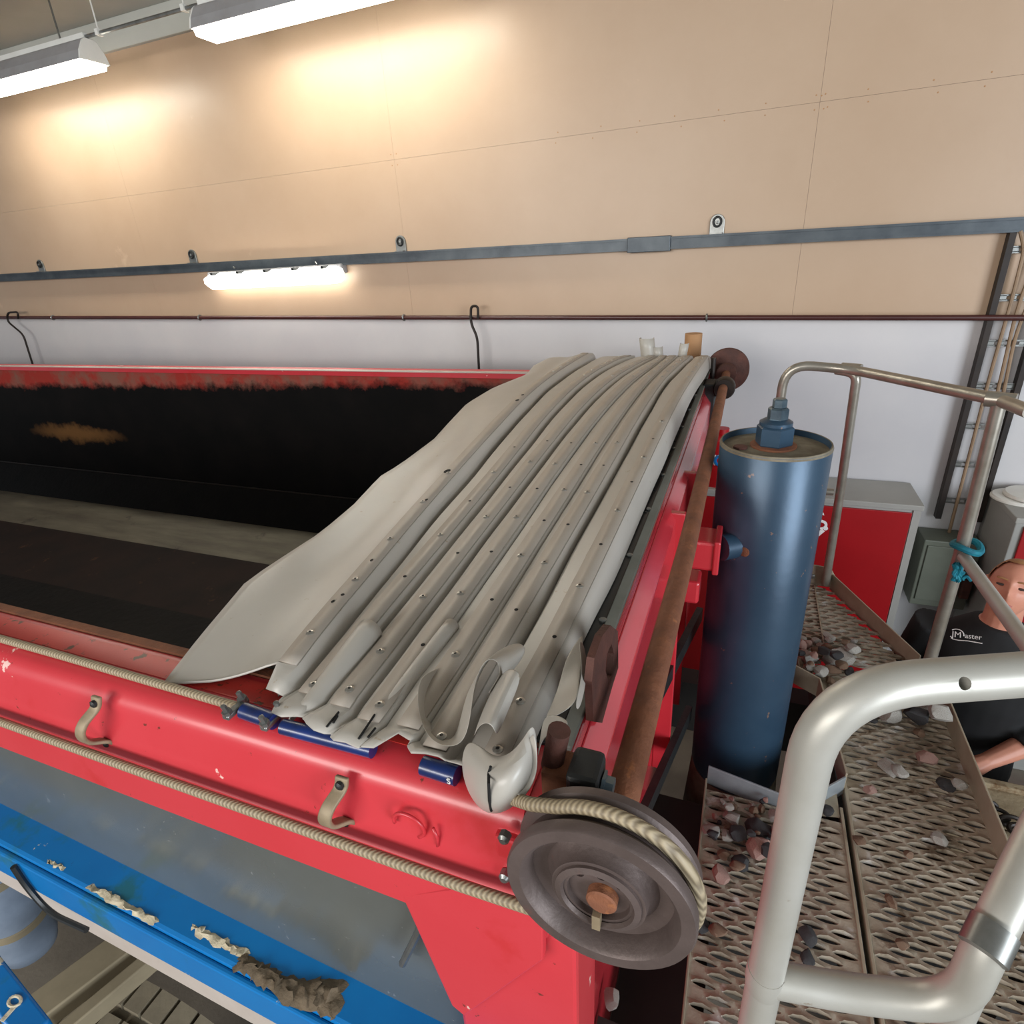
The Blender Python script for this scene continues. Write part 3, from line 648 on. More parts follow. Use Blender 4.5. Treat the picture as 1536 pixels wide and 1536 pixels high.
def B(i, u):
    Ys, Xs = paths[i]
    y0 = Ys[0]; Y = y0+(YEND-y0)*u**1.25
    X = smoothX(Ys, Xs, Y) if u > 0.12 else float(np.interp(Y, Ys, Xs))
    return Vector((X, Y, zs(Y)+(0.012 if i == 0 else 0.0)))
EP = [(245, 1025), (300, 955), (370, 872), (430, 832), (480, 800), (530, 758), (570, 715), (600, 697), (650, 660), (700, 606), (740, 582), (790, 562), (800, 549)]
eY, eX = path(EP, -0.012)
TP = thing('tarpaulin', 'grey folding tarpaulin bunched into pleats with riveted strips on the trailer', 'tarpaulin', (-0.5, 1.7, -0.571))
HW = 0.0172
#        drop, reach of the right-hand fold
fold = [(0.065, 0.022), (0.048, 0.013), (0.046, 0.012), (0.014, 0.005), (0.012, 0.004), (0.042, 0.011), (0.060, 0.013)]
rows = []
rnd = random.Random(3)
for k in range(NU+1):
    u = k/NU
    Bs = [B(i, u) for i in range(7)]
    row = []
    # plain sheet from the free edge to the first strip
    Y0 = eY[0]; Ye = Y0+(YEND-Y0)*u**1.25
    E = Vector((float(np.interp(Ye, eY, eX)), Ye, zs(Ye)-0.012))
    A = Bs[0]+Vector((-HW-0.004, 0, -0.002))
    for j in range(12):
        v = j/12
        p = E*(1-v)+A*v
        p.z += 0.010*math.sin(v*math.pi)*math.sin(u*9+v*3)*min(1, u*5)-0.012*math.sin(v*math.pi)*(1-u)
        row.append(p)
    for i in range(7):
        b = Bs[i]; dr, rc = fold[i]
        wob = noise.noise(Vector((u*7, i*3.7, 0)))
        dr2 = dr*(1+0.35*wob); rc2 = rc*(1+0.4*noise.noise(Vector((u*9, i*5.1, 2))))
        S_ = (Bs[i+1].x-b.x) if i < 6 else 0.07
        if i == 6: dr2 = min(dr2, b.z+0.5645)
        rc2 = min(rc2, max(0.002, (S_-2*HW)*0.62))
        row += [b+Vector((-HW, 0, -0.001)), b+Vector((0, 0, -0.0012)), b+Vector((HW, 0, -0.001))]
        row += [b+Vector((HW+rc2*.30, 0, -dr2*.10)), b+Vector((HW+rc2*.68, 0, -dr2*.34)), b+Vector((HW+rc2*.92, 0, -dr2*.66)), b+Vector((HW+rc2, 0, -dr2))]
        if i < 6:
            nb = Bs[i+1]; dz = nb.z-b.z; dy = nb.y-b.y
            lo = HW+rc2+0.001; hi = S_-HW
            if hi < lo+0.003: lo = hi-0.003
            for f_, zf in ((0.0, -dr2*0.97), (0.10, -min(dr2*.4, 0.016)), (0.30, -0.0050), (0.90, -0.0022)):
                row.append(b+Vector((lo+(hi-lo)*f_, dy*(0.5+0.5*f_), dz+zf)))
        else:
            row += [b+Vector((HW+rc2*.8, 0, -dr2)), b+Vector((HW*.5, 0, -dr2))]
    for p in row:
        if p.y < 0.62 or p.y > 2.80: p.z = max(p.z, -0.5645)
    rows.append(row)
# the cover reaches past the strip ends on the near side
fr = rows[0]
nfr = len(fr)
ext = [Vector((p.x-0.006, p.y-(0.045 if j < nfr-30 else 0.014)-0.010*noise.noise(Vector((p.x*25, 0, 0))), -0.5485+0.003*noise.noise(Vector((p.x*60, 4, 0))))) if 12 < j < nfr-6 else Vector((p.x, p.y-0.004, p.z)) for j, p in enumerate(fr)]
mid = [(p*0.45+q_*0.55)+Vector((0, 0, 0.002)) for p, q_ in zip(fr, ext)]
rows = [ext, mid]+rows
# beyond the far rim the cover hangs down
rows.append([Vector((p.x, p.y+0.083, max(p.z-0.012, -0.5645))) for p in rows[-1]])
rows.append([Vector((p.x, p.y+0.003, p.z-0.16)) for p in rows[-1]])
MB().grid(rows).build('cover_sheet', 'tarp', TP, smooth=33, solid=0.0022, fix=False)
rv = stock('rivet', MB().lathe((0, 0, 0), (0, 0, 1), [(0.0068, 0), (0.0068, 0.0012), (0.0048, 0.0028), (0.0024, 0.0030), (0.0022, 0.0012), (0.0, 0.0012)], 14), 'rivet')
rh = stock('rivet_core', MB().lathe((0, 0, 0), (0, 0, 1), [(0.0022, 0.0), (0.0022, 0.0034)], 8), 'dark_iron')
ho = stock('strip_hole_disc', MB().lathe((0, 0, 0), (0, 0, 1), [(0.0034, 0), (0.0034, 0.0006)], 12), 'shade_and_ink')  # flat dark disc painting the shade of a screw opening, nothing is cut
RV = [  # rivet and dark disc places seen on each strip
 ([(466, 952), (533, 872), (586, 811), (634, 755), (672, 712)], [(516, 895)]),
 ([(471, 1030), (660, 805), (736, 710)], [(607, 867), (700, 753), (766, 672)]),
 ([(525, 1037), (571, 980), (635, 898), (731, 778), (797, 695)], [(687, 832), (764, 733), (820, 663)]),
 ([(570, 1060), (692, 893), (775, 778), (832, 698)], [(634, 970), (738, 830), (807, 735), (855, 666)]),
 ([(684, 985), (782, 836), (846, 737), (893, 667)], [(738, 902), (817, 783), (872, 699)]),
 ([(663, 1108), (817, 847), (883, 741), (925, 666)], [(773, 917), (852, 789), (906, 700)]),
 ([(747, 1128), (781, 1055), (871, 882), (926, 768), (966, 688), (992, 634)], [(832, 958), (902, 819), (948, 725), (980, 660)])]
for i in range(7):
    rows = []
    for k in range(NU+1):
        b = B(i, k/NU); rows.append([b+Vector((-HW*0.92, 0, 0.0018)), b+Vector((HW*0.92, 0, 0.0018))])
    bt_ = MB().grid(rows).build('batten_strip', 'batten', TP, smooth=60, solid=0.0036, fix=False)
    def at(q):
        p = onsurf(*q, 0.012 if i == 0 else 0.0)
        X = smoothX(*paths[i], p.y) if p.y > paths[i][0][0]+0.1 else p.x
        return Vector((X, p.y, zs(p.y)+(0.012 if i == 0 else 0)+0.0036))
    far = [(B(i, u).x, B(i, u).y) for u in (0.80, 0.84, 0.88, 0.91, 0.94, 0.97)]
    for q_ in RV[i][0]: inst(rv, 'rivet', at(q_), bt_); inst(rh, 'rivet_core', at(q_), bt_)
    for q_ in RV[i][1]: inst(ho, 'strip_hole_disc', at(q_), bt_)
    for X, Y in far: inst(rv, 'rivet', (X, Y, zs(Y)+(0.012 if i == 0 else 0)+0.0036), bt_)
# loops of cover standing up between the strip ends
def halfpipe(name, a, b, ra, rb, a0, a1, skew=0.0, n=12, mat='tarp', m_=10, flat=1.0):
    a, b = Vector(a), Vector(b); rows = []
    for k in range(m_+1):
        t = k/m_; c = a*(1-t)+b*t; r = ra*(1-t)+rb*t
        row = []
        for j in range(n+1):
            an = math.radians(a0+(a1-a0)*j/n)
            p = c+Vector((r*math.cos(an), skew*(j/n-0.5)*(1-t), r*flat*math.sin(an))); p.z = max(p.z, -0.5675); row.append(p)
        rows.append(row)
    return MB().grid(rows).build(name, mat, TP, smooth=80, solid=0.0018, fix=False)
def np_(x, y, z): return PZ(x, y, z)
halfpipe('end_fold', np_(455, 1080, -0.565), np_(556, 945, -0.535), 0.016, 0.020, 200, -20, 0.03)
halfpipe('end_fold', np_(415, 1030, -0.566), np_(490, 955, -0.552), 0.018, 0.006, 330, 160, 0.03)
halfpipe('end_fold', np_(560, 1092, -0.562), np_(678, 938, -0.535), 0.012, 0.012, 190, -10, 0.02)
def px_sheet(name, grid_px, mat='tarp', sub=2):
    def P_(x, y, Y):
        p = PY(x, y, Y)
        return p*(-0.5665/p.z) if p.z < -0.5665 and Y > 0.435 else p       # cloth lies on the rim, not in it
    return MB().grid([[P_(x, y, Y) for x, y, Y in r_] for r_ in grid_px]).build(name, mat, TP, smooth=80, solid=0.002, sub=sub, fix=False)
# cup of cover round the end of the sixth strip
px_sheet('end_fold', [[(628, 1012, .545), (655, 1003, .575), (690, 985, .62)],
                      [(624, 1050, .505), (642, 1045, .535), (668, 1020, .60)],
                      [(630, 1085, .470), (642, 1080, .50), (655, 1060, .56)],
                      [(645, 1110, .450), (650, 1105, .475), (655, 1100, .52)],
                      [(668, 1122, .440), (668, 1112, .470), (668, 1106, .50)],
                      [(695, 1118, .440), (688, 1106, .475), (680, 1096, .51)],
                      [(705, 1085, .455), (702, 1062, .50), (700, 1040, .55)],
                      [(708, 1050, .475), (712, 1030, .515), (716, 1010, .565)],
                      [(715, 1010, .50), (724, 998, .54), (735, 985, .585)],
                      [(730, 986, .52), (742, 978, .56), (760, 968, .60)],
                      [(748, 992, .525), (760, 980, .56), (782, 962, .60)],
                      [(750, 1012, .515), (768, 992, .55), (790, 972, .59)],
                      [(738, 1030, .50), (760, 1008, .54), (786, 984, .58)],
                      [(727, 1048, .485), (745, 1030, .525), (775, 1000, .57)]])
# fold lying left of the last strip end
px_sheet('end_fold', [[(708, 1115, .44), (722, 1070, .48), (745, 1020, .53)],
                      [(714, 1095, .435), (730, 1055, .475), (755, 1008, .525)],
                      [(726, 1084, .425), (742, 1046, .465), (766, 1000, .52)],
                      [(740, 1090, .42), (756, 1052, .46), (778, 1004, .515)],
                      [(744, 1112, .425), (760, 1072, .46), (784, 1016, .51)]])
# cover end hanging over the rim below the last strip
px_sheet('hanging_end', [[(702, 1108, .440), (722, 1118, .420), (742, 1136, .405), (764, 1132, .405), (785, 1108, .415), (800, 1080, .43)],
                         [(691, 1132, .420), (712, 1144, .395), (738, 1158, .380), (766, 1150, .382), (792, 1128, .40), (806, 1105, .43)],
                         [(693, 1165, .405), (712, 1180, .378), (740, 1192, .365), (768, 1180, .370), (795, 1158, .392), (806, 1135, .43)],
                         [(705, 1195, .398), (718, 1206, .378), (742, 1215, .368), (766, 1206, .374), (790, 1186, .392), (803, 1160, .43)],
                         [(720, 1212, .402), (728, 1218, .392), (742, 1222, .386), (762, 1216, .388), (782, 1200, .40), (797, 1172, .435)]])
px_sheet('hanging_end', [[(800, 1090, .415), (790, 1120, .42), (768, 1160, .40), (764, 1185, .38)],
                         [(806, 1120, .41), (800, 1150, .41), (785, 1175, .395), (775, 1190, .38)],
                         [(806, 1150, .405), (803, 1170, .40), (792, 1190, .39), (782, 1200, .38)]])
# torn folds at the front corner
px_sheet('torn_fold', [[(848, 985, .60), (866, 960, .64), (876, 945, .67)],
                       [(838, 1030, .545), (862, 1005, .58), (874, 985, .61)],
                       [(822, 1068, .50), (856, 1040, .53), (870, 1020, .56)],
                       [(812, 1085, .48), (850, 1068, .49), (866, 1052, .51)]])
px_sheet('torn_fold', [[(866, 955, .62), (872, 990, .585), (872, 1020, .555), (860, 1060, .505)],
                       [(877, 965, .63), (881, 1000, .59), (878, 1035, .55), (868, 1072, .505)]])
px_sheet('torn_fold', [[(814, 1072, .475), (835, 1070, .48), (856, 1082, .47)], [(810, 1110, .45), (815, 1090, .46), (850, 1095, .455)], [(806, 1145, .43), (808, 1120, .44), (818, 1100, .45)]])
# seam lines drawn on the ends
def mark(pts, r=0.0016):
    MB().tube(pts, r, 6).build('seam_mark', 'shade_and_ink', TP)
mark([PY(x, y, .3835) for x, y in ((736, 1150), (733, 1160))]+[PY(733, 1175, .368), PY(734, 1200, .3685), PY(737, 1216, .3775)])
for a, b in (((508, 1068), (490, 1090)), ((506, 1074), (500, 1084)), ((562, 1072), (538, 1108)), ((563, 1092), (552, 1106))):
    mark([PZ(*a, -0.5465), PZ(*b, -0.5455)])
# torn holes in the cover, their inner shade laid on as dark discs
for q, s_ in (((671, 709), 1.2), ((776, 602), 1.0), ((784, 594), .8), ((640, 752), .5), ((500, 905), .4), ((558, 843), .4)):
    p = onsurf(*q, 0.012)
    inst(ho, 'torn_hole_disc', p+Vector((0, 0, 0.004)), TP, scale=(1.8*s_, 3.2*s_, 1))
# far ends of the folds standing against the wall
for q0, q1, rr_ in (((970, 507), (974, 548), 0.035), ((986, 520), (988, 548), 0.024), ((1027, 515), (1020, 550), 0.02)):
    a, b = PY(*q0, 2.99), PY(*q1, 2.99); rows = []
    for t in (0, .33, .66, 1):
        c0 = a*(1-t)+b*t; rows.append([c0+Vector((rr_*math.cos(an), rr_*math.sin(an), 0)) for an in [math.radians(v) for v in range(150, 400, 20)]])
    MB().grid(rows).build('far_fold', 'tarp', TP, smooth=80, solid=0.003, fix=False)
# blue sliding tubes under the near ends, with rope clamps
ztb = -0.5605
p0, p1 = PZ(366, 1066, ztb), PZ(412, 1082, ztb); MB().tube([p0, p1], 0.0115, 16).build('slide_tube', 'blue_tube', TP)
p0, p1 = PZ(425, 1090, ztb), PZ(560, 1125, ztb); MB().tube([p0, p1], 0.0105, 16).build('slide_tube', 'blue_tube', TP)
p0, p1 = PZ(635, 1148, ztb), PZ(686, 1164, ztb); MB().tube([p0, p1], 0.0118, 16).build('slide_tube', 'blue_tube', TP)
text('S', 0.012, PZ(680, 1162, ztb)+Vector((0.0, -0.0119, 0.002)), (math.pi/2, 0, 0), 'white_print', TP)
for x in (352, 408):
    c0 = PZ(x, 1056+(x-352)*.28, -0.552)
    cl = MB().box(c0.x-0.006, c0.x+0.006, c0.y-0.02, c0.y+0.02, c0.z-0.012, c0.z-0.004).build('rope_clamp', 'zinc', TP, bevel=0.002)
    for dy in (-0.014, 0.014):
        MB().lathe((c0.x, c0.y+dy, c0.z-0.005), (0.0, -0.2, 1), [(0.007, 0), (0.007, 0.006), (0.004, 0.0062), (0.004, 0.017), (0.002, 0.018)], 6).build('clamp_bolt', 'zinc', cl)

# ------------------------------------------------------------------ hydraulic cylinder
CX, CY, CR = 0.092, 1.63, 0.139
CT = PY(1164, 662, CY-0.0).z
Cy = thing('hydraulic_cylinder', 'tall blue telescopic hydraulic cylinder with big hexagon nut on top', 'cylinder', (CX, CY, -1.9))
zb = -1.66
MB().lathe((CX, CY, 0), (0, 0, 1), [(CR*.96, -1.90), (CR*.96, zb), (CR, zb+0.02), (CR, CT-0.004), (CR-0.003, CT), (CR-0.006, CT), (CR-0.007, CT-0.016)], 64, cap=False).build('tube', 'cyl_blue', Cy, smooth=50)
MB().lathe((CX, CY, CT-0.016), (0, 0, 1), [(CR-0.006, 0), (CR-0.04, 0.003), (0.03, 0.003)], 48, cap=True).build('end_plate', 'cyl_top', Cy, smooth=50)
MB().lathe((CX, CY, CT), (0, 0, 1), [(CR+0.0004, -0.010), (CR+0.0007, -0.006), (CR-0.002, 0.0006), (CR-0.005, 0.0006), (CR-0.0055, -0.004)], 64, cap=False).build('worn_rim', 'cyl_top', Cy)
nx, ny = CX-0.004, CY
MB().lathe((nx, ny, CT-0.014), (0, 0, 1), [(0.058, 0), (0.058, 0.006), (0.05, 0.007)], 32).build('washer', 'rust', Cy)
MB().lathe((nx, ny, CT-0.008), (0, 0, 1), [(0.044, 0), (0.047, 0.004), (0.047, 0.048), (0.040, 0.054)], 6).build('big_nut', 'cyl_blue', Cy, smooth=20)
MB().lathe((nx, ny, CT+0.046), (0, 0, 1), [(0.041, 0), (0.041, 0.008), (0.028, 0.016)], 28).build('collar', 'cyl_blue', Cy)
MB().lathe((nx+0.002, ny, CT+0.058), (0, 0, 1), [(0.024, 0), (0.026, 0.002), (0.026, 0.030), (0.022, 0.034)], 6).build('lock_nut', 'steel_bolt', Cy, smooth=20)
MB().lathe((nx+0.003, ny, CT+0.092), (0, 0, 1), [(0.017, 0), (0.018, 0.001), (0.018, 0.020), (0.015, 0.023)], 6).build('vent_screw', 'steel_bolt', Cy, smooth=20)
MB().lathe((CX-0.085, CY-0.035, CT-0.013), (0, 0, 1), [(0.018, 0), (0.018, 0.006), (0.008, 0.008)], 10).build('plate_lug', 'rust_dark', Cy)
MB().lathe((CX, CY, -1.92), (0, 0, 1), [(0.15, 0), (0.155, 0.03), (0.15, 0.10), (0.14, 0.24), (0.137, 0.26)], 40).build('base_ring', 'cyl_top', Cy)
MB().tube([(-0.016, 1.50, az-0.045), (0.02, 1.53, az-0.047)], 0.036, 20).build('trunnion_pin', 'cyl_blue', Cy)
MB().lathe((CX, CY, az-0.05), Vector((-0.35, -0.94, 0)), [(0.014, CR-0.01), (0.014, CR+0.001), (0.012, CR+0.002)], 14).build('grease_cap', 'rust', Cy)
tag(MB().tube(bend([(0.275, 1.72, -1.92), (0.275, 1.62, -1.62), (0.31, 1.54, -1.57), (0.33, 1.56, -1.95)], 0.12), 0.022, 14).build('hydraulic_hose', 'rubber_black'), 'thick black hose beside the foot of the blue cylinder', 'hose')

# ------------------------------------------------------------------ perforated catwalk
ZP = -1.5
PL = thing('catwalk', 'dirty perforated metal catwalk with upturned edge plates', 'platform', (0.37, 1.2, ZP))
def inside(p, poly):
    x, y = p; c_ = False; j = len(poly)-1
    for i in range(len(poly)):
        xi, yi = poly[i]; xj, yj = poly[j]
        if (yi > y) != (yj > y) and x < (xj-xi)*(y-yi)/(yj-yi)+xi: c_ = not c_
        j = i
    return c_
def plank(poly, x0, px_=0.066, py_=0.0235):
    m = MB(); ys = [p[1] for p in poly]; xs_ = [p[0] for p in poly]
    NR = 16
    row = 0; y = min(ys)+py_/2
    while y < max(ys):
        off = (row % 2)*px_/2
        x = min(xs_)+px_/2-off
        while x < max(xs_)+px_*.6:
            cx = x
            corners = [(cx+sx*px_/2, y+sy*py_/2) for sx, sy in ((-1, -1), (1, -1), (1, 1), (-1, 1))]
            nin = sum(inside(q_, poly) for q_ in corners+[(cx, y)])
            xa_ = max(cx-px_/2, min(xs_)); xb_ = min(cx+px_/2, max(xs_))
            w_ = xb_-xa_; mx = (xa_+xb_)/2
            full = w_ > px_*.9
            if (full and sum(inside((mx+sx*px_*.49, y+sy*py_*.49), poly) for sx in (-1, 1) for sy in (-1, 1)) == 4) or (w_ < px_*.9 and w_ > 0.002 and inside((mx, y-py_*.45), poly) and inside((mx, y+py_*.45), poly)):
                if w_ > px_*.9:
                    ro, ri, rm, rd = [], [], [], []
                    for k in range(NR):
                        a = 2*math.pi*k/NR
                        cxn, syn = math.cos(a), math.sin(a)
                        sc_ = min((px_/2)/max(abs(cxn), 1e-6), (py_/2)/max(abs(syn), 1e-6))
                        # outer ring follows the rectangle
                        mm = max(abs(cxn), abs(syn)); ox = cxn/mm*px_/2; oy = syn/mm*py_/2
                        ro.append((mx+ox, y+oy, ZP))
                        lx = 0.0252*cxn; ly = 0.0054*syn*(1-0.15*abs(cxn))
                        lift = 0.0065*max(0, syn)*(1-abs(cxn)**3)-0.002*max(0, -syn)
                        tooth = 0.0011 if k % 2 else -0.0004
                        rm.append((mx+lx*1.06, y+ly*1.12+0.001*syn, ZP+lift*0.75))
                        ri.append((mx+lx, y+(ly-tooth*math.copysign(1, syn) if abs(syn) > .2 else ly), ZP+lift-(0.004 if syn < 0 else -0.001)))
                        rd.append((mx+lx*0.97, y+ly*0.97, ZP-0.0085))
                    k0 = len(m.v)
                    m.add(ro+rm+ri+rd, [(k+2*NR, (k+1) % NR+2*NR, (k+1) % NR+3*NR, k+3*NR) for k in range(NR)]+[(k, (k+1) % NR, (k+1) % NR+NR, k+NR) for k in range(NR)]+[(k+NR, (k+1) % NR+NR, (k+1) % NR+2*NR, k+2*NR) for k in range(NR)])
                else:
                    m.add([(xa_, y-py_/2, ZP), (xb_, y-py_/2, ZP), (xb_, y+py_/2, ZP), (xa_, y+py_/2, ZP)], [(0, 1, 2, 3)])
            x += px_
        y += py_; row += 1
    return m.build('grating_plank', 'grating', PL, smooth=40, solid=0.0, fix=False)
xe0, xm, xe1 = 0.012, 0.385, 0.735
plank([(xe0, 0.15), (xm-0.012, 0.15), (xm-0.012, 1.37), (xe0, 1.37)], xe0, (xm-0.012-xe0)/5.5-1e-6)
plank([(xm+0.012, 0.15), (xe1, 0.15), (xe1, 2.06), (xm+0.012, 2.06)], xm, (xe1-xm-0.012)/5.5-1e-6)
plank([(0.18, 1.97), (xm-0.004, 1.97), (xm-0.004, 2.07), (0.74, 2.07), (0.47, 2.68), (0.18, 2.68)], 0.18)
def plate(name, a, b, h, mat, t=0.006, z=ZP, lean=0):
    a, b = Vector((*a, z-0.02)), Vector((*b, z-0.02)); d = (b-a).normalized(); n = Vector((-d.y, d.x, 0))*t
    MB().prism([a, b, b+Vector((0, 0, h+0.02)), a+Vector((0, 0, h+0.02))], n).build(name, mat, PL, smooth=0, bevel=0.0015)
plate('edge_plate', (xe0, 0.15), (xe0, 1.385), 0.006, 'toe_plate')
plate('edge_plate', (xe1, 1.22), (xe1, 2.07), 0.075, 'toe_plate')
plate('edge_plate', (0.706, 2.138), (0.47, 2.69), 0.06, 'toe_plate')
plate('edge_plate', (0.26, 1.345), (xe0, 1.395), 0.05, 'toe_plate_grey')
plate('edge_plate', (0.385, 1.475), (0.26, 1.345), 0.05, 'toe_plate_grey')
plate('edge_plate', (0.392, 1.475), (0.355, 1.90), 0.06, 'toe_plate')
plate('edge_plate', (0.355, 1.90), (0.26, 1.965), 0.06, 'toe_plate')
for a, b in (((xm-0.010, 0.15), (xm-0.010, 1.40)), ((xm+0.010, 0.15), (xm+0.010, 2.06))):
    MB().box(a[0]-0.004, a[0]+0.004, a[1], b[1], ZP-0.04, ZP+0.004).build('plank_edge', 'toe_plate', PL, smooth=0, bevel=0.0015)
MB().prism([(xm-0.016, 1.37, ZP), (0.27, 1.35, ZP), (xm-0.016, 1.475, ZP)], (0, 0, -0.006)).build('filler_plate', 'toe_plate', PL, smooth=0)
MB().box(0.36, 0.43, 1.9, 2.06, ZP-0.006, ZP-0.0005).build('filler_plate', 'toe_plate', PL, smooth=0)
MB().box(0.395, 0.401, 2.07, 2.66, ZP-0.002, ZP+0.004).build('plank_edge', 'toe_plate', PL, smooth=0)
bp = MB().prism([(0.36, 2.685, ZP-0.01), (0.48, 2.685, ZP-0.01), (0.48, 2.685, ZP+0.05), (0.455, 2.685, ZP+0.09), (0.36, 2.685, ZP+0.10)], (0, 0.008, 0)).build('bolt_plate', 'toe_plate', PL, smooth=0, bevel=0.002)
for X in (0.385, 0.455): MB().lathe((X, 2.685, ZP+0.04), (0, -1, 0), [(0.012, 0), (0.012, 0.008), (0.006, 0.01)], 6).build('plate_bolt', 'zinc', bp)
for X in (0.03, 0.36, 0.72): MB().box(X-0.02, X+0.02, 0.1, 1.36 if X < .3 else 2.0, ZP-0.09, ZP-0.03).build('bearer', 'chassis', PL, smooth=0)
MB().box(0.03, 0.72, 1.30, 1.34, -1.8, ZP-0.09).build('leg_frame', 'chassis', PL, smooth=0)
MB().box(0.03, 0.72, 0.3, 0.36, -H, ZP-0.09).build('leg_frame', 'chassis', PL, smooth=0)
MB().box(-0.012, 0.006, 0.52, 0.70, -1.62, -1.52).build('side_bracket', 'toe_plate_grey', PL, smooth=0)
MB().box(0.40, 0.72, 2.0, 2.05, -H, ZP-0.09).build('leg_frame', 'chassis', PL, smooth=0)

# ------------------------------------------------------------------ guard rail beyond the cylinder
G = thing('guard_rail', 'worn aluminium guard rail with bent corner at the far end of the catwalk', 'railing', (0.42, 2.6, ZP))
gz1 = PY(1281, 556, 2.6).z; gz0 = PY(1200, 546, 2.6).z; gz2 = PY(1502, 602, 2.1).z
g0 = PY(1166, 640, 2.6); gm = PY(1276, 554, 2.6); gc = PY(1500, 600, 2.1)
MB().tube(bend([(g0.x-0.01, 2.6, ZP+0.006), (g0.x, 2.6, gz0), (gm.x, 2.6, gm.z), gc], 0.10, 8), 0.0185, 16).build('top_rail', 'alu_far', G)
MB().tube(bend([gm+Vector((-0.05, 0.0, -0.003)), gm+Vector((0.02, -0.03, -0.01)), (0.425, 2.62, -1.0), (0.44, 2.655, ZP+0.02)], 0.05), 0.0175, 16).build('post', 'alu_far', G)
MB().tube([gc+Vector((0.0, 0, -0.01)), (0.722, 2.1, -1.0), (0.722, 2.1, ZP-0.004)], 0.0195, 16).build('post', 'alu_far', G)
MB().tube([gc, PY(1545, 618, 1.98)], 0.019, 16).build('top_rail', 'alu_far', G)
MB().tube([(g0.x, 2.6, PY(1235, 737, 2.6).z), PY(1250, 738, 2.61)], 0.015, 14).build('mid_rail', 'alu_far', G)
for p_ in (gm, gc): MB().lathe(p_-Vector((0.03, -0.015, 0)), Vector((1, -.5, 0)), [(0.0235, 0), (0.0235, 0.07)], 16).build('tee_joint', 'alu_far', G)
mr0 = PY(1446, 836, 2.075); mr1 = PY(1545, 973, 1.45)
tag(MB().tube([mr0, mr1, mr1+(mr1-mr0)*0.35], 0.0185, 16).build('barrier_bar', 'alu_tube'), 'pale tube tied by its end to the guard rail post with turquoise twine', 'bar')
tw = thing('twine_lashing', 'turquoise twine wound round guard rail post and bar end', 'twine', (0.722, 2.08, mr0.z))
MB().tube([Vector((0.729+0.036*math.cos(a), 2.088+0.043*math.sin(a), mr0.z+0.035+0.006*math.sin(2*a))) for a in [k*2*math.pi/24 for k in range(24)]], 0.011, 8, closed=True).build('winding', 'twine', tw)
pts = []
for k in range(30): 
    a = k*1.9; pts.append(PY(1437+9*math.cos(a)*(1-k/60), 858+14*math.sin(a*0.77), 2.045+0.008*math.sin(a*1.3)))
MB().tube(pts, 0.0055, 6).build('knot', 'twine', tw)
MB().tube(bend([PY(1444, 868, 2.04), PY(1450, 864, 2.04), PY(1457, 872, 2.03)], .01), 0.005, 6).build('loose_end', 'twine', tw)

# ------------------------------------------------------------------ grab rail nearest the catwalk entry
R_ = thing('grab_rail', 'thick silver grab rail bent from tube with a curved lower bar', 'railing', (0.0865, 0.445, ZP))
hx, hy_ = 0.0865, 0.445
e1 = PZ(1536, 1012, -0.352)
dirn = Vector((e1.x-hx, e1.y-hy_, 0)).normalized()
def along_(s_, z): return Vector((hx, hy_, 0))+dirn*s_+Vector((0, 0, z))
hoop = MB().tube(bend([(hx, hy_, ZP+0.003), (hx, hy_, -0.7), along_(0, -0.348), along_(0.2, -0.352), along_(0.62, -0.36)], 0.085, 10), 0.0188, 24).build('hoop', 'alu_tube', R_)
hc = along_(0.0, -0.3505)+dirn*((PZ(1404, 1005, -0.3505)-Vector((hx, hy_, -0.3505))).dot(dirn))
hn = (-ray(1404, 1030)).normalized(); hn = (hn-dirn*hn.dot(dirn)).normalized()
hn = (hn-Vector((0, 0, 0.25))).normalized()
cut(hoop, MB().lathe(hc-hn*0.012, hn, [(0.0055, 0), (0.0055, 0.05)], 16))
m0 = Vector((hx, hy_, -0.76)); 
m1 = PZ(1370, 1507, -0.765); m2 = PD(1482, 1412, 0.565); m3 = PD(1545, 1280, 0.59)
MB().tube(bend([m0, m0*0.35+m1*0.65, PD(1440, 1505, .60), m2, m3, m3+(m3-m2)*0.8], 0.10, 10), 0.0185, 22).build('lower_bar', 'alu_tube', R_)
q0 = PD(1478, 1425, 0.60)
MB().tube([q0, (q0.x+0.004, q0.y+0.004, ZP+0.003)], 0.0165, 20).build('lower_post', 'alu_tube', R_)
MB().tube([m2-(m3-m2).normalized()*0.012, m2+(m3-m2).normalized()*0.016], 0.0205, 20).build('weld_collar', 'zinc', R_)
MB().lathe(Vector((hx, hy_, -0.775)), (0, 0, 1), [(0.0195, 0), (0.0205, 0.008), (0.0205, 0.022), (0.0195, 0.03)], 22).build('weld_collar', 'alu_tube', R_)

# ------------------------------------------------------------------ stones on the catwalk
def rock(seed):
    bm = bmesh.new(); bmesh.ops.create_icosphere(bm, subdivisions=2, radius=1.0)
    rn = random.Random(seed); sx, sy, sz = rn.uniform(.8, 1.25), rn.uniform(.65, 1.0), rn.uniform(.5, .8)
    planes = [(Vector((rn.gauss(0, 1), rn.gauss(0, 1), rn.gauss(0, 1))).normalized(), rn.uniform(.55, .85)) for _ in range(9)]
    for v in bm.verts:
        p = v.co.copy()
        for n_, d_ in planes:
            e = p.dot(n_)-d_
            if e > 0: p -= n_*e
        p *= 1+0.12*noise.noise(p*2.3+Vector((seed, 0, 0)))
        v.co = Vector((p.x*sx, p.y*sy, p.z*sz))
    zmin = min(v.co.z for v in bm.verts)
    for v in bm.verts: v.co.z -= zmin
    me = bpy.data.meshes.new('stone'); bm.to_mesh(me); bm.free(); me.shade_smooth(); me.set_sharp_from_angle(angle=math.radians(24)); return me
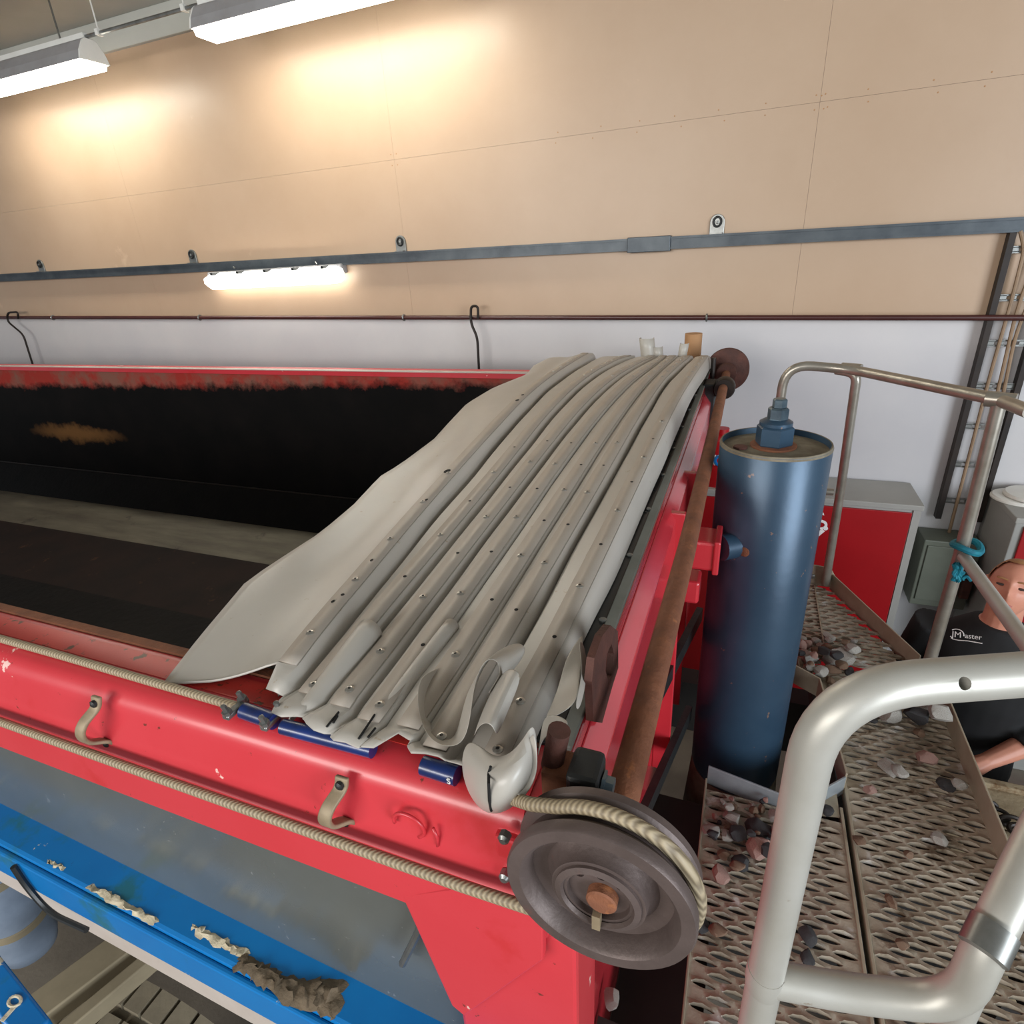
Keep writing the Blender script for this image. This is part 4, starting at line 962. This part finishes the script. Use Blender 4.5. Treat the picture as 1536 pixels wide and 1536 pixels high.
KIND = {'pale': 'stone_pale', 'brown': 'stone_brown', 'dark': 'stone_dark', 'pink': 'stone_pink'}
ROCKS = {}
for k_, mt in KIND.items():
    ROCKS[k_] = []
    for s_ in range(4):
        me = rock(sum(map(ord, k_)) % 7+s_*13+len(k_)*5); me.materials.append(MATS[mt]); ROCKS[k_].append(me)
COLN = {'pale': 'pale grey', 'brown': 'brown', 'dark': 'dark grey', 'pink': 'pinkish'}
placed = []; heap = []
rs = random.Random(11)
def stone(x, y, r, kind, where, grp, z=ZP+0.006, label=None):
    p = PZ(x, y, z)
    for (a_, b_, c__) in placed:
        if (p.x-a_)**2+(p.y-b_)**2 < (0.50*(r+c__))**2: return
    placed.append((p.x, p.y, r))
    for A_, B_ in (((0.26, 1.345), (0.012, 1.395)), ((0.26, 1.965), (0.355, 1.90))):       # keep clear of the upturned plates
        d_ = Vector((B_[0]-A_[0], B_[1]-A_[1], 0)).normalized(); n_ = Vector((-d_.y, d_.x, 0)); w_ = Vector((p.x-A_[0], p.y-A_[1], 0))
        if -r < w_.dot(d_) < (Vector(B_)-Vector(A_)).length+r and abs(w_.dot(n_)) < 1.25*r+0.01: p = p+n_*(1.25*r+0.01-w_.dot(n_))
    me = rs.choice(ROCKS[kind]); S3 = Vector((r, r, r*rs.uniform(.8, 1.1))); rz = rs.uniform(0, 6.28)
    vv = [Matrix.Rotation(rz, 3, 'Z') @ Vector((v.co.x*S3.x, v.co.y*S3.y, v.co.z*S3.z)) for v in me.vertices]; ff = [tuple(f.vertices) for f in me.polygons]
    near = [b for (b, x_, y_, r_) in heap if (x_-p.x)**2+(y_-p.y)**2 < (1.3*(r+r_))**2]
    for k in range(30):
        bv = BVHTree.FromPolygons([v+p for v in vv], ff)
        if not any(bv.overlap(b) for b in near): break
        p = p+Vector((0, 0, 0.003))
    heap.append((bv, p.x, p.y, r))
    o = bpy.data.objects.new('stone', me); COL.objects.link(o)
    o.location = p+Vector((0, 0, H)); o.scale = S3; o.rotation_euler = (0, 0, rz)
    size = 'large' if r > 0.034 else 'medium' if r > 0.021 else 'small'
    tag(o, label or f'{size} {COLN[kind]} stone {where}', 'stone', f'{size} {COLN[kind]} stones {grp}')
W1 = ('on the catwalk between pulley and blue cylinder', 'below the cylinder')
W2 = ('in the heap behind the blue cylinder', 'behind the cylinder')
W3 = ('on the catwalk behind the grab rail bend', 'under the grab rail')
W4 = ('lying apart on the open grating', 'scattered on the grating')
for x, y, r, k_ in ((1137, 1247, .040, 'dark'), (1140, 1281, .042, 'pink'), (1097, 1232, .030, 'pale'), (1090, 1258, .024, 'pale'), (1066, 1252, .026, 'pale'), (1105, 1262, .026, 'dark'), (1112, 1298, .028, 'dark'), (1081, 1318, .026, 'pink'), (1085, 1286, .024, 'brown'), (1160, 1228, .022, 'pale'), (1168, 1262, .03, 'pale'), (1068, 1265, .02, 'dark'), (1150, 1300, .024, 'dark'), (1130, 1220, .020, 'brown'), (1104, 1310, .022, 'brown')): stone(x, y, r, k_, *W1)
for _ in range(40): stone(rs.uniform(1070, 1175), rs.uniform(1200, 1275), rs.uniform(.007, .015), rs.choice(['brown', 'pink', 'pale', 'dark']), *W1)
for x, y, r, k_ in ((1254, 992, .062, 'pale'), (1212, 992, .045, 'pale'), (1225, 983, .03, 'brown'), (1222, 1010, .034, 'brown'), (1245, 1012, .03, 'brown'), (1198, 985, .03, 'pale'), (1240, 978, .03, 'brown')): stone(x, y, r, k_, *W2)
for _ in range(60): stone(rs.uniform(1192, 1285), rs.uniform(958, 1025), rs.uniform(.014, .03), rs.choice(['brown', 'brown', 'pink', 'dark', 'pale']), *W2)
for x, y, r, k_ in ((1333, 1078, .055, 'pale'), (1318, 1062, .05, 'pink'), (1383, 1072, .05, 'pale'), (1372, 1086, .045, 'dark'), (1400, 1100, .042, 'pale'), (1378, 1103, .026, 'brown'), (1350, 1070, .03, 'dark'), (1310, 1040, .04, 'pale'), (1290, 1060, .03, 'brown'), (1345, 1040, .045, 'brown'), (1278, 1075, .026, 'dark'), (1360, 1055, .03, 'brown')): stone(x, y, r, k_, *W3)
for _ in range(26): stone(rs.uniform(1275, 1385), rs.uniform(1035, 1085), rs.uniform(.014, .026), rs.choice(['brown', 'pink', 'dark', 'pale']), *W3)
for x, y, r, k_ in ((1388, 1145, .030, 'pink'), (1330, 1158, .035, 'pale'), (1345, 1172, .028, 'pale'), (1418, 1182, .030, 'dark'), (1436, 1190, .022, 'pale'), (1408, 1262, .022, 'pale'), (1362, 1285, .018, 'brown'), (1352, 1420, .020, 'brown'), (1336, 1358, .018, 'brown'), (1288, 1265, .022, 'brown'), (1210, 1410, .026, 'dark'), (1210, 1440, .024, 'dark'), (1240, 1218, .02, 'dark'), (1052, 1395, .024, 'dark'), (1075, 1405, .024, 'brown'), (1305, 1188, .02, 'pink')): stone(x, y, r, k_, *W4)
stone(918, 1502, .024, 'pale', '', '', z=-1.40+0.001, label='lone pale broken stone on dark step plate below the pulley')

# ------------------------------------------------------------------ timber deck and chain right of the catwalk
zd = -1.86
D_ = thing('timber_deck', 'dirty timber boards lying low beside the catwalk edge', 'deck', (1.0, 1.6, zd))
for k in range(4):
    y0 = 1.25+k*0.19
    MB().box(0.775, 1.9, y0, y0+0.182, zd-0.04, zd).build('board', 'deck_board', D_, smooth=0, bevel=0.004)
MB().box(0.775, 1.9, 1.99, 2.02, zd-0.06, zd+0.02).build('edge_board', 'deck_board', D_, smooth=0, bevel=0.004)
for X in (0.85, 1.75): MB().box(X-0.05, X+0.05, 1.25, 1.96, -H, zd-0.04).build('trestle', 'chassis', D_, smooth=0)
ch = thing('chain', 'short dark chain lying on the dirty timber boards', 'chain', (0.9, 1.6, zd))
for k, q in enumerate(((1479, 1208), (1497, 1222), (1516, 1232), (1530, 1246))):
    c0 = PZ(*q, zd+0.028)
    MB().tube([c0+Vector((0.03*math.cos(a), (0.018 if k % 2 else 0.004)*math.sin(a), (0.006 if k % 2 else 0.018)*math.sin(a))) for a in [j*2*math.pi/16 for j in range(16)]], 0.0075, 8, closed=True).build('link', 'black_steel', ch)

# ------------------------------------------------------------------ lower left: wheel, tank, planks, blue frame
WX, WZ, WR = -1.40, -2.33, 0.50
wy0, wy1 = 0.14, 0.50
TY = thing('truck_wheel', 'dusty truck tyre with block tread below the blue beam', 'wheel', (WX, 0.35, -H))
MB().lathe((WX, wy0, WZ), (0, 1, 0), [(0.26, 0.03), (0.36, 0.0), (WR-0.05, 0.005), (WR-0.018, 0.035), (WR-0.014, (wy1-wy0)/2), (WR-0.018, wy1-wy0-0.035), (WR-0.05, wy1-wy0-0.005), (0.36, wy1-wy0), (0.26, wy1-wy0-0.03)], 72).build('carcass', 'tyre', TY)
MB().lathe((WX, wy0+0.05, WZ), (0, 1, 0), [(0.05, 0), (0.12, -0.01), (0.25, 0.04), (0.27, 0.0), (0.27, 0.25), (0.05, 0.25)], 40).build('rim', 'pulley_steel', TY)
def blk(w, d, t):
    m = MB(); m.add([(-w, -d, -t), (w, -d, -t), (w, d, -t), (-w, d, -t), (-w*.9, -d*.9, 0), (w*.9, -d*.9, 0), (w*.9, d*.9, 0), (-w*.9, d*.9, 0)], [(0, 3, 2, 1), (4, 5, 6, 7), (0, 1, 5, 4), (1, 2, 6, 5), (2, 3, 7, 6), (3, 0, 4, 7)])
    return stock('tread_block', m, 'tyre', 0)
NB = 46; bw = math.pi*WR/NB*0.92
bks = [blk(bw, 0.038, 0.03), blk(bw, 0.036, 0.024), blk(bw, 0.036, 0.024), blk(bw, 0.038, 0.03)]
for k in range(NB):
    for j, yb in enumerate((wy0+0.045, wy0+0.135, wy1-0.135, wy1-0.045)):
        a = 2*math.pi*(k+(0.5 if j % 2 else 0))/NB
        if math.sin(a) < 0.1: continue
        o = inst(bks[j], 'tread_block', (WX+WR*math.cos(a), yb, WZ+WR*math.sin(a)), TY, rot=(0, math.pi/2-a, 0))
for k, (q0_, q1_, w_) in enumerate((((235, 1385), (20, 1548), .085), ((262, 1412), (80, 1566), .035))):
    a, b = PZ(*q0_, -1.62), PZ(*q1_, -1.62)
    tag(MB().obox(a, b, w_, 0.05).build('mudguard_beam', 'mud_beam', bevel=0.004), ['wide dusty beam slanting between the tank and the tyre', 'narrow dusty beam slanting just above the tyre'][k], 'beam')
c0 = PZ(50, 1425, -1.86)
AT = thing('air_tank', 'worn blue-grey pressure tank hanging below the blue beam', 'tank', (c0.x, c0.y, -1.86))
MB().lathe(c0, (0.10, 0.03, 1), [(0.015, 0), (0.045, 0.008), (0.068, 0.03), (0.076, 0.07), (0.076, 0.50), (0.066, 0.55), (0.03, 0.58)], 36).build('shell', 'tank_blue', AT)
for h in (0.16, 0.36): MB().lathe(c0+Vector((0.10, 0.03, 1))*h, (0.10, 0.03, 1), [(0.077, 0), (0.080, 0.002), (0.080, 0.025), (0.077, 0.027)], 36).build('strap', 'mud_beam', AT)
BF = thing('blue_frame', 'blue steel frame corner with a white paint mark low beside the tyre', 'frame', (-1.5, 0.2, -H))
a, b = PZ(-30, 1440, -1.30), PZ(60, 1560, -1.30)
MB().obox(a+(a-b)*3.1, b, 0.05, 0.05).build('top_bar', 'blue_beam', BF, bevel=0.006)
a = a+(a-b)*3.0
MB().box(a.x-0.03, a.x+0.03, a.y-0.03, a.y+0.03, -H, -1.32).build('leg', 'blue_beam', BF)
c1 = PZ(22, 1502, -1.274)
MB().tube([c1+Vector((0.014*math.cos(a), 0.008*math.sin(a), 0)) for a in [k*2*math.pi/14 for k in range(14)]], 0.003, 6, closed=True).obox(c1+Vector((0.01, -0.005, 0)), c1+Vector((0.012, -0.03, 0)), 0.008, 0.003).build('paint_mark', 'dry_plaster', BF)
tag(MB().tube(bend([PY(20, 1300, .343), PY(40, 1330, .343), PY(75, 1370, .343), PY(130, 1395, .343)], .1), 0.006, 8).build('brake_hose', 'rubber_black'), 'thin black hose sagging below the beige skirt', 'hose')

# ------------------------------------------------------------------ the man in black behind the guard rail
HC = ray(1517, 884)*(1/ray(1519, 888).length)*2.83
PN = thing('person', 'man in black shirt with a small white chest logo standing behind the railing', 'person', (HC.x, HC.y, -H))
face = Vector((-0.42, -0.90, 0)).normalized(); side = Vector((face.y, -face.x, 0))*-1   # side points to his left
up3 = Vector((0, 0, 1))
TILT = math.radians(20)
hface = face*math.cos(TILT)+up3*math.sin(TILT); hup = up3*math.cos(TILT)-face*math.sin(TILT)     # head tipped back
def L3(c_, s_, f_, u_): return c_+side*s_*0.94+hface*f_*0.94+hup*u_*0.94
def head_mesh(c_, grow=0.0, only=None):
    m = MB(); NU_, NV_ = 40, 30
    vs = []
    for i in range(NV_+1):
        th = math.pi*i/NV_
        for j in range(NU_):
            ph = 2*math.pi*j/NU_
            x = math.sin(th)*math.sin(ph); y = math.sin(th)*math.cos(ph); z = math.cos(th)      # y forward
            w_ = 0.077+grow; d_ = 0.098+grow; h_ = 0.118+grow
            X, Y_, Z = x*w_, y*d_, z*h_
            if Z < -0.02:
                t = min(1, (-0.02-Z)/0.1); X *= 1-0.36*t; Y_ = Y_*(1-0.12*t)+0.012*t
            if not grow and y > 0.2:
                nose = math.exp(-(X/0.013)**2-((Z+0.012)/0.024)**2); Y_ += 0.030*nose
                nose2 = math.exp(-(X/0.010)**2-((Z-0.012)/0.03)**2); Y_ += 0.014*nose2
                for sx in (-1, 1): Y_ -= 0.012*math.exp(-((X-sx*0.031)/0.016)**2-((Z-0.018)/0.012)**2)
                Y_ += 0.006*math.exp(-((Z-0.042)/0.012)**2)*math.exp(-(X/0.05)**2)
                Y_ -= 0.005*math.exp(-((Z+0.052)/0.005)**2)*math.exp(-(X/0.024)**2)
                Y_ += 0.006*math.exp(-((Z+0.060)/0.010)**2)*math.exp(-(X/0.022)**2)+0.005*math.exp(-((Z+0.044)/0.008)**2)*math.exp(-(X/0.024)**2)
                Y_ += 0.008*math.exp(-((Z+0.095)/0.02)**2)*math.exp(-(X/0.026)**2)
            vs.append(L3(c_, X, Y_, Z))
    m.add(vs, [(i*NU_+j, i*NU_+(j+1) % NU_, (i+1)*NU_+(j+1) % NU_, (i+1)*NU_+j) for i in range(NV_) for j in range(NU_)])
    return m
sh = HC.z-0.215                      # shoulder height
def body_mb(g=0.0, parts='all'):
    m = MB()
    c0 = Vector((HC.x, HC.y, 0))-face*0.015
    def P(s_, f_, z): return c0+side*s_+face*f_+Vector((0, 0, z))
    def ell(z, a_, b_, f_=0, n=24): return [P((a_+g)*math.cos(2*math.pi*k/n), f_+(b_+g)*math.sin(2*math.pi*k/n), z) for k in range(n)]
    def stack(rings):
        n = len(rings[0]); vs = [p for r_ in rings for p in r_]
        m.add(vs, [(i*n+k, i*n+(k+1) % n, (i+1)*n+(k+1) % n, (i+1)*n+k) for i in range(len(rings)-1) for k in range(n)]+[tuple(range(n))[::-1], tuple((len(rings)-1)*n+k for k in range(n))])
    if parts in ('all', 'shirt'):
        stack([ell(sh-0.62, .165, .115), ell(sh-0.45, .155, .11), ell(sh-0.25, .175, .125, .005), ell(sh-0.10, .19, .12), ell(sh-0.03, .175, .095), ell(sh+0.03, .11, .07), ell(sh+0.065, .068, .06)])
        # arms: right hangs at the side, left is bent forward
        R0, R1, R2 = P(-.19, 0, sh-0.035), P(-.265, -.02, sh-0.32), P(-.27, .06, sh-0.57)
        L0, L1, L2 = P(.19, 0, sh-0.035), P(.25, .0, sh-0.32), P(.10, .20, sh-0.42)
        k_ = 0.02 if parts == 'all' else 0
        for A_, B__ in ((R0, R1), (L0, L1)): m.tube([A_+(A_-B__)*(.05-k_*3), A_*.7+B__*.3, B__], [.065+g-k_, .058+g-k_, .046+g-k_*.3], 14)
        if parts == 'shirt':
            m.tube([R1-(R1-R0)*.1, R1*.5+R2*.5], [.046+g, .042+g], 14); m.tube([L1-(L1-L0)*.1, L1*.5+L2*.5], [.046+g, .042+g], 14)
    if parts == 'all':
        m.tube([P(0, 0, sh+0.0), P(0, 0.005, sh+0.09), HC-up3*0.06], [.068, .058, .056], 16)
        for A, B_, s_ in ((R1, R2, -1), (L1, L2, 1)):
            d = (B_-A).normalized()
            m.tube([A, A*.6+B_*.4, B_], [.045, .042, .030], 12)
            up_ = d.orthogonal().normalized(); lat = d.cross(up_)
            if s_ < 0: lat = face.copy(); up_ = d.cross(lat).normalized()
            m.tube([B_, B_+d*.05, B_+d*.09], [.030, .036, .034], 10)
            for k, (o_, ln) in enumerate(((-.030, .062), (-.010, .075), (.011, .070), (.031, .055))):
                b0 = B_+d*.085+lat*o_
                m.tube([b0-d*.01, b0+d*ln*.5+up_*.006, b0+d*ln*.85+up_*.022], [.0095, .009, .0075], 8)
            b0 = B_+d*.03-lat*.032
            m.tube([b0, b0+d*.035-lat*.022, b0+d*.06-lat*.024+up_*.01], [.012, .0105, .0085], 8)
        for s_ in (-1, 1):
            e_ = L3(HC, s_*0.078, -0.005, 0.0)
            m.tube([e_+up3*.03, e_+side*s_*.012+up3*.01-face*.01, e_-up3*.03], [.008, .014, .007], 8)
    if parts in ('all', 'trousers'):
        stack([ell(sh-0.72, .175, .12), ell(sh-0.60, .165, .115), ell(sh-0.54, .155, .11)])
        for s_ in (-1, 1):
            foot = P(s_*.10, 0, -H+0.08)
            m.tube([P(s_*.09, 0, sh-0.66), P(s_*.10, .01, sh-0.92), P(s_*.10, .0, -H+0.47), P(s_*.10, -.01, -H+0.28), foot], [.09+g, .078+g, .058+g, .055+g, .042+g], 14)
            if parts == 'all' or True:
                m.tube([P(s_*.10, -.05, -H+0.04), P(s_*.10, .06, -H+0.04), P(s_*.11, .17, -H+0.03)], [.04, .042, .03], 12)
    return m
mb = body_mb(0); hm = head_mesh(HC); mb.add(hm.v, hm.f)
bo = mb.build('body', 'skin', PN, smooth=180)
def remesh(o, vox, it=3):
    md = o.modifiers.new('remesh', 'REMESH'); md.mode = 'VOXEL'; md.voxel_size = vox; md.use_smooth_shade = True
    sm = o.modifiers.new('smooth', 'SMOOTH'); sm.factor = 0.5; sm.iterations = it
remesh(bo, 0.0048, 1)
so = body_mb(0.018, 'shirt').build('shirt', 'shirt_black', PN, smooth=180); remesh(so, 0.010, 2)
to_ = body_mb(0.012, 'trousers').build('trousers', 'trousers_black', PN, smooth=180); remesh(to_, 0.012, 4)
hmesh = head_mesh(HC, 0.006)
hair = MB(); keep = {}
for f_ in hmesh.f:
    cc = sum((hmesh.v[i] for i in f_), Vector((0, 0, 0)))/4-HC
    fz, ff = cc.dot(hup), cc.dot(hface)
    if (fz > 0.098 and ff < 0.05) or (fz > 0.03 and ff < 0.03) or (fz > -0.045 and ff < -0.03):
        idx = []
        for i in f_:
            if i not in keep: keep[i] = len(hair.v); hair.v.append(hmesh.v[i])
            idx.append(keep[i])
        hair.f.append(tuple(idx))
hair.build('hair', 'hair', PN, smooth=180, fix=False)
for s_ in (-1, 1):
    e_ = L3(HC, s_*0.031, 0.084, 0.018)
    MB().tube([e_-side*.013, e_+face*.002, e_+side*.013], [.003, .0052, .003], 8).build('eye', 'eye_dark', PN)
    e_ = L3(HC, s_*0.031, 0.0935, 0.040)
    MB().tube([e_-side*.016-face*(.005 if s_ < 0 else 0), e_+up3*.003, e_+side*.016-face*(.005 if s_ > 0 else 0)], [.003, .004, .003], 6).build('eyebrow', 'hair', PN)
MB().tube([L3(HC, -.022, .089, -.055), L3(HC, 0, .101, -.053), L3(HC, .022, .089, -.055)], [.002, .005, .002], 8).build('mouth', 'lip', PN)
# logo on his right breast: ring, letters and underline
bpy.context.view_layer.update()
dg = bpy.context.evaluated_depsgraph_get(); se = so.evaluated_get(dg)
def chest(x, y):
    mi = se.matrix_world.inverted(); o_ = mi @ Vector((0, 0, H)); d_ = (mi.to_3x3() @ ray(x, y)).normalized()
    ok, loc, nrm, _ = se.ray_cast(o_, d_)
    p = (se.matrix_world @ loc)-Vector((0, 0, H)) if ok else ray(x, y)*2.5
    return p
pA, pB, pC = chest(1432, 952), chest(1466, 956), chest(1449, 966)
lx = (pB-pA).normalized(); lz = lx.cross((pA-pC)).normalized()
if lz.dot(ray(1447, 953)) > 0: lz = -lz
lu = lz.cross(lx).normalized(); lc = (pA+pB)/2+lz*0.006
def LG(a_, b_): return lc+lx*a_+lu*b_
lrot = Matrix((lx, lu, lz)).transposed().to_euler()
m = MB(); m.tube([LG(-0.028+0.024*math.cos(a), 0.022*math.sin(a)) for a in [math.radians(v) for v in range(130, -20, -15)]], 0.0018, 6)
m.tube([LG(-0.048, -.008), LG(-0.04, -0.018), LG(-0.02, -0.020), LG(0.01, -0.018), LG(0.055, -0.021)], 0.0018, 6)
m.build('chest_logo', 'white_print', PN)
text('JM', 0.032, LG(-0.028, 0.0), lrot, 'white_print', PN, 'chest_logo')
text('aster', 0.027, LG(0.026, 0.0), lrot, 'white_print', PN, 'chest_logo')
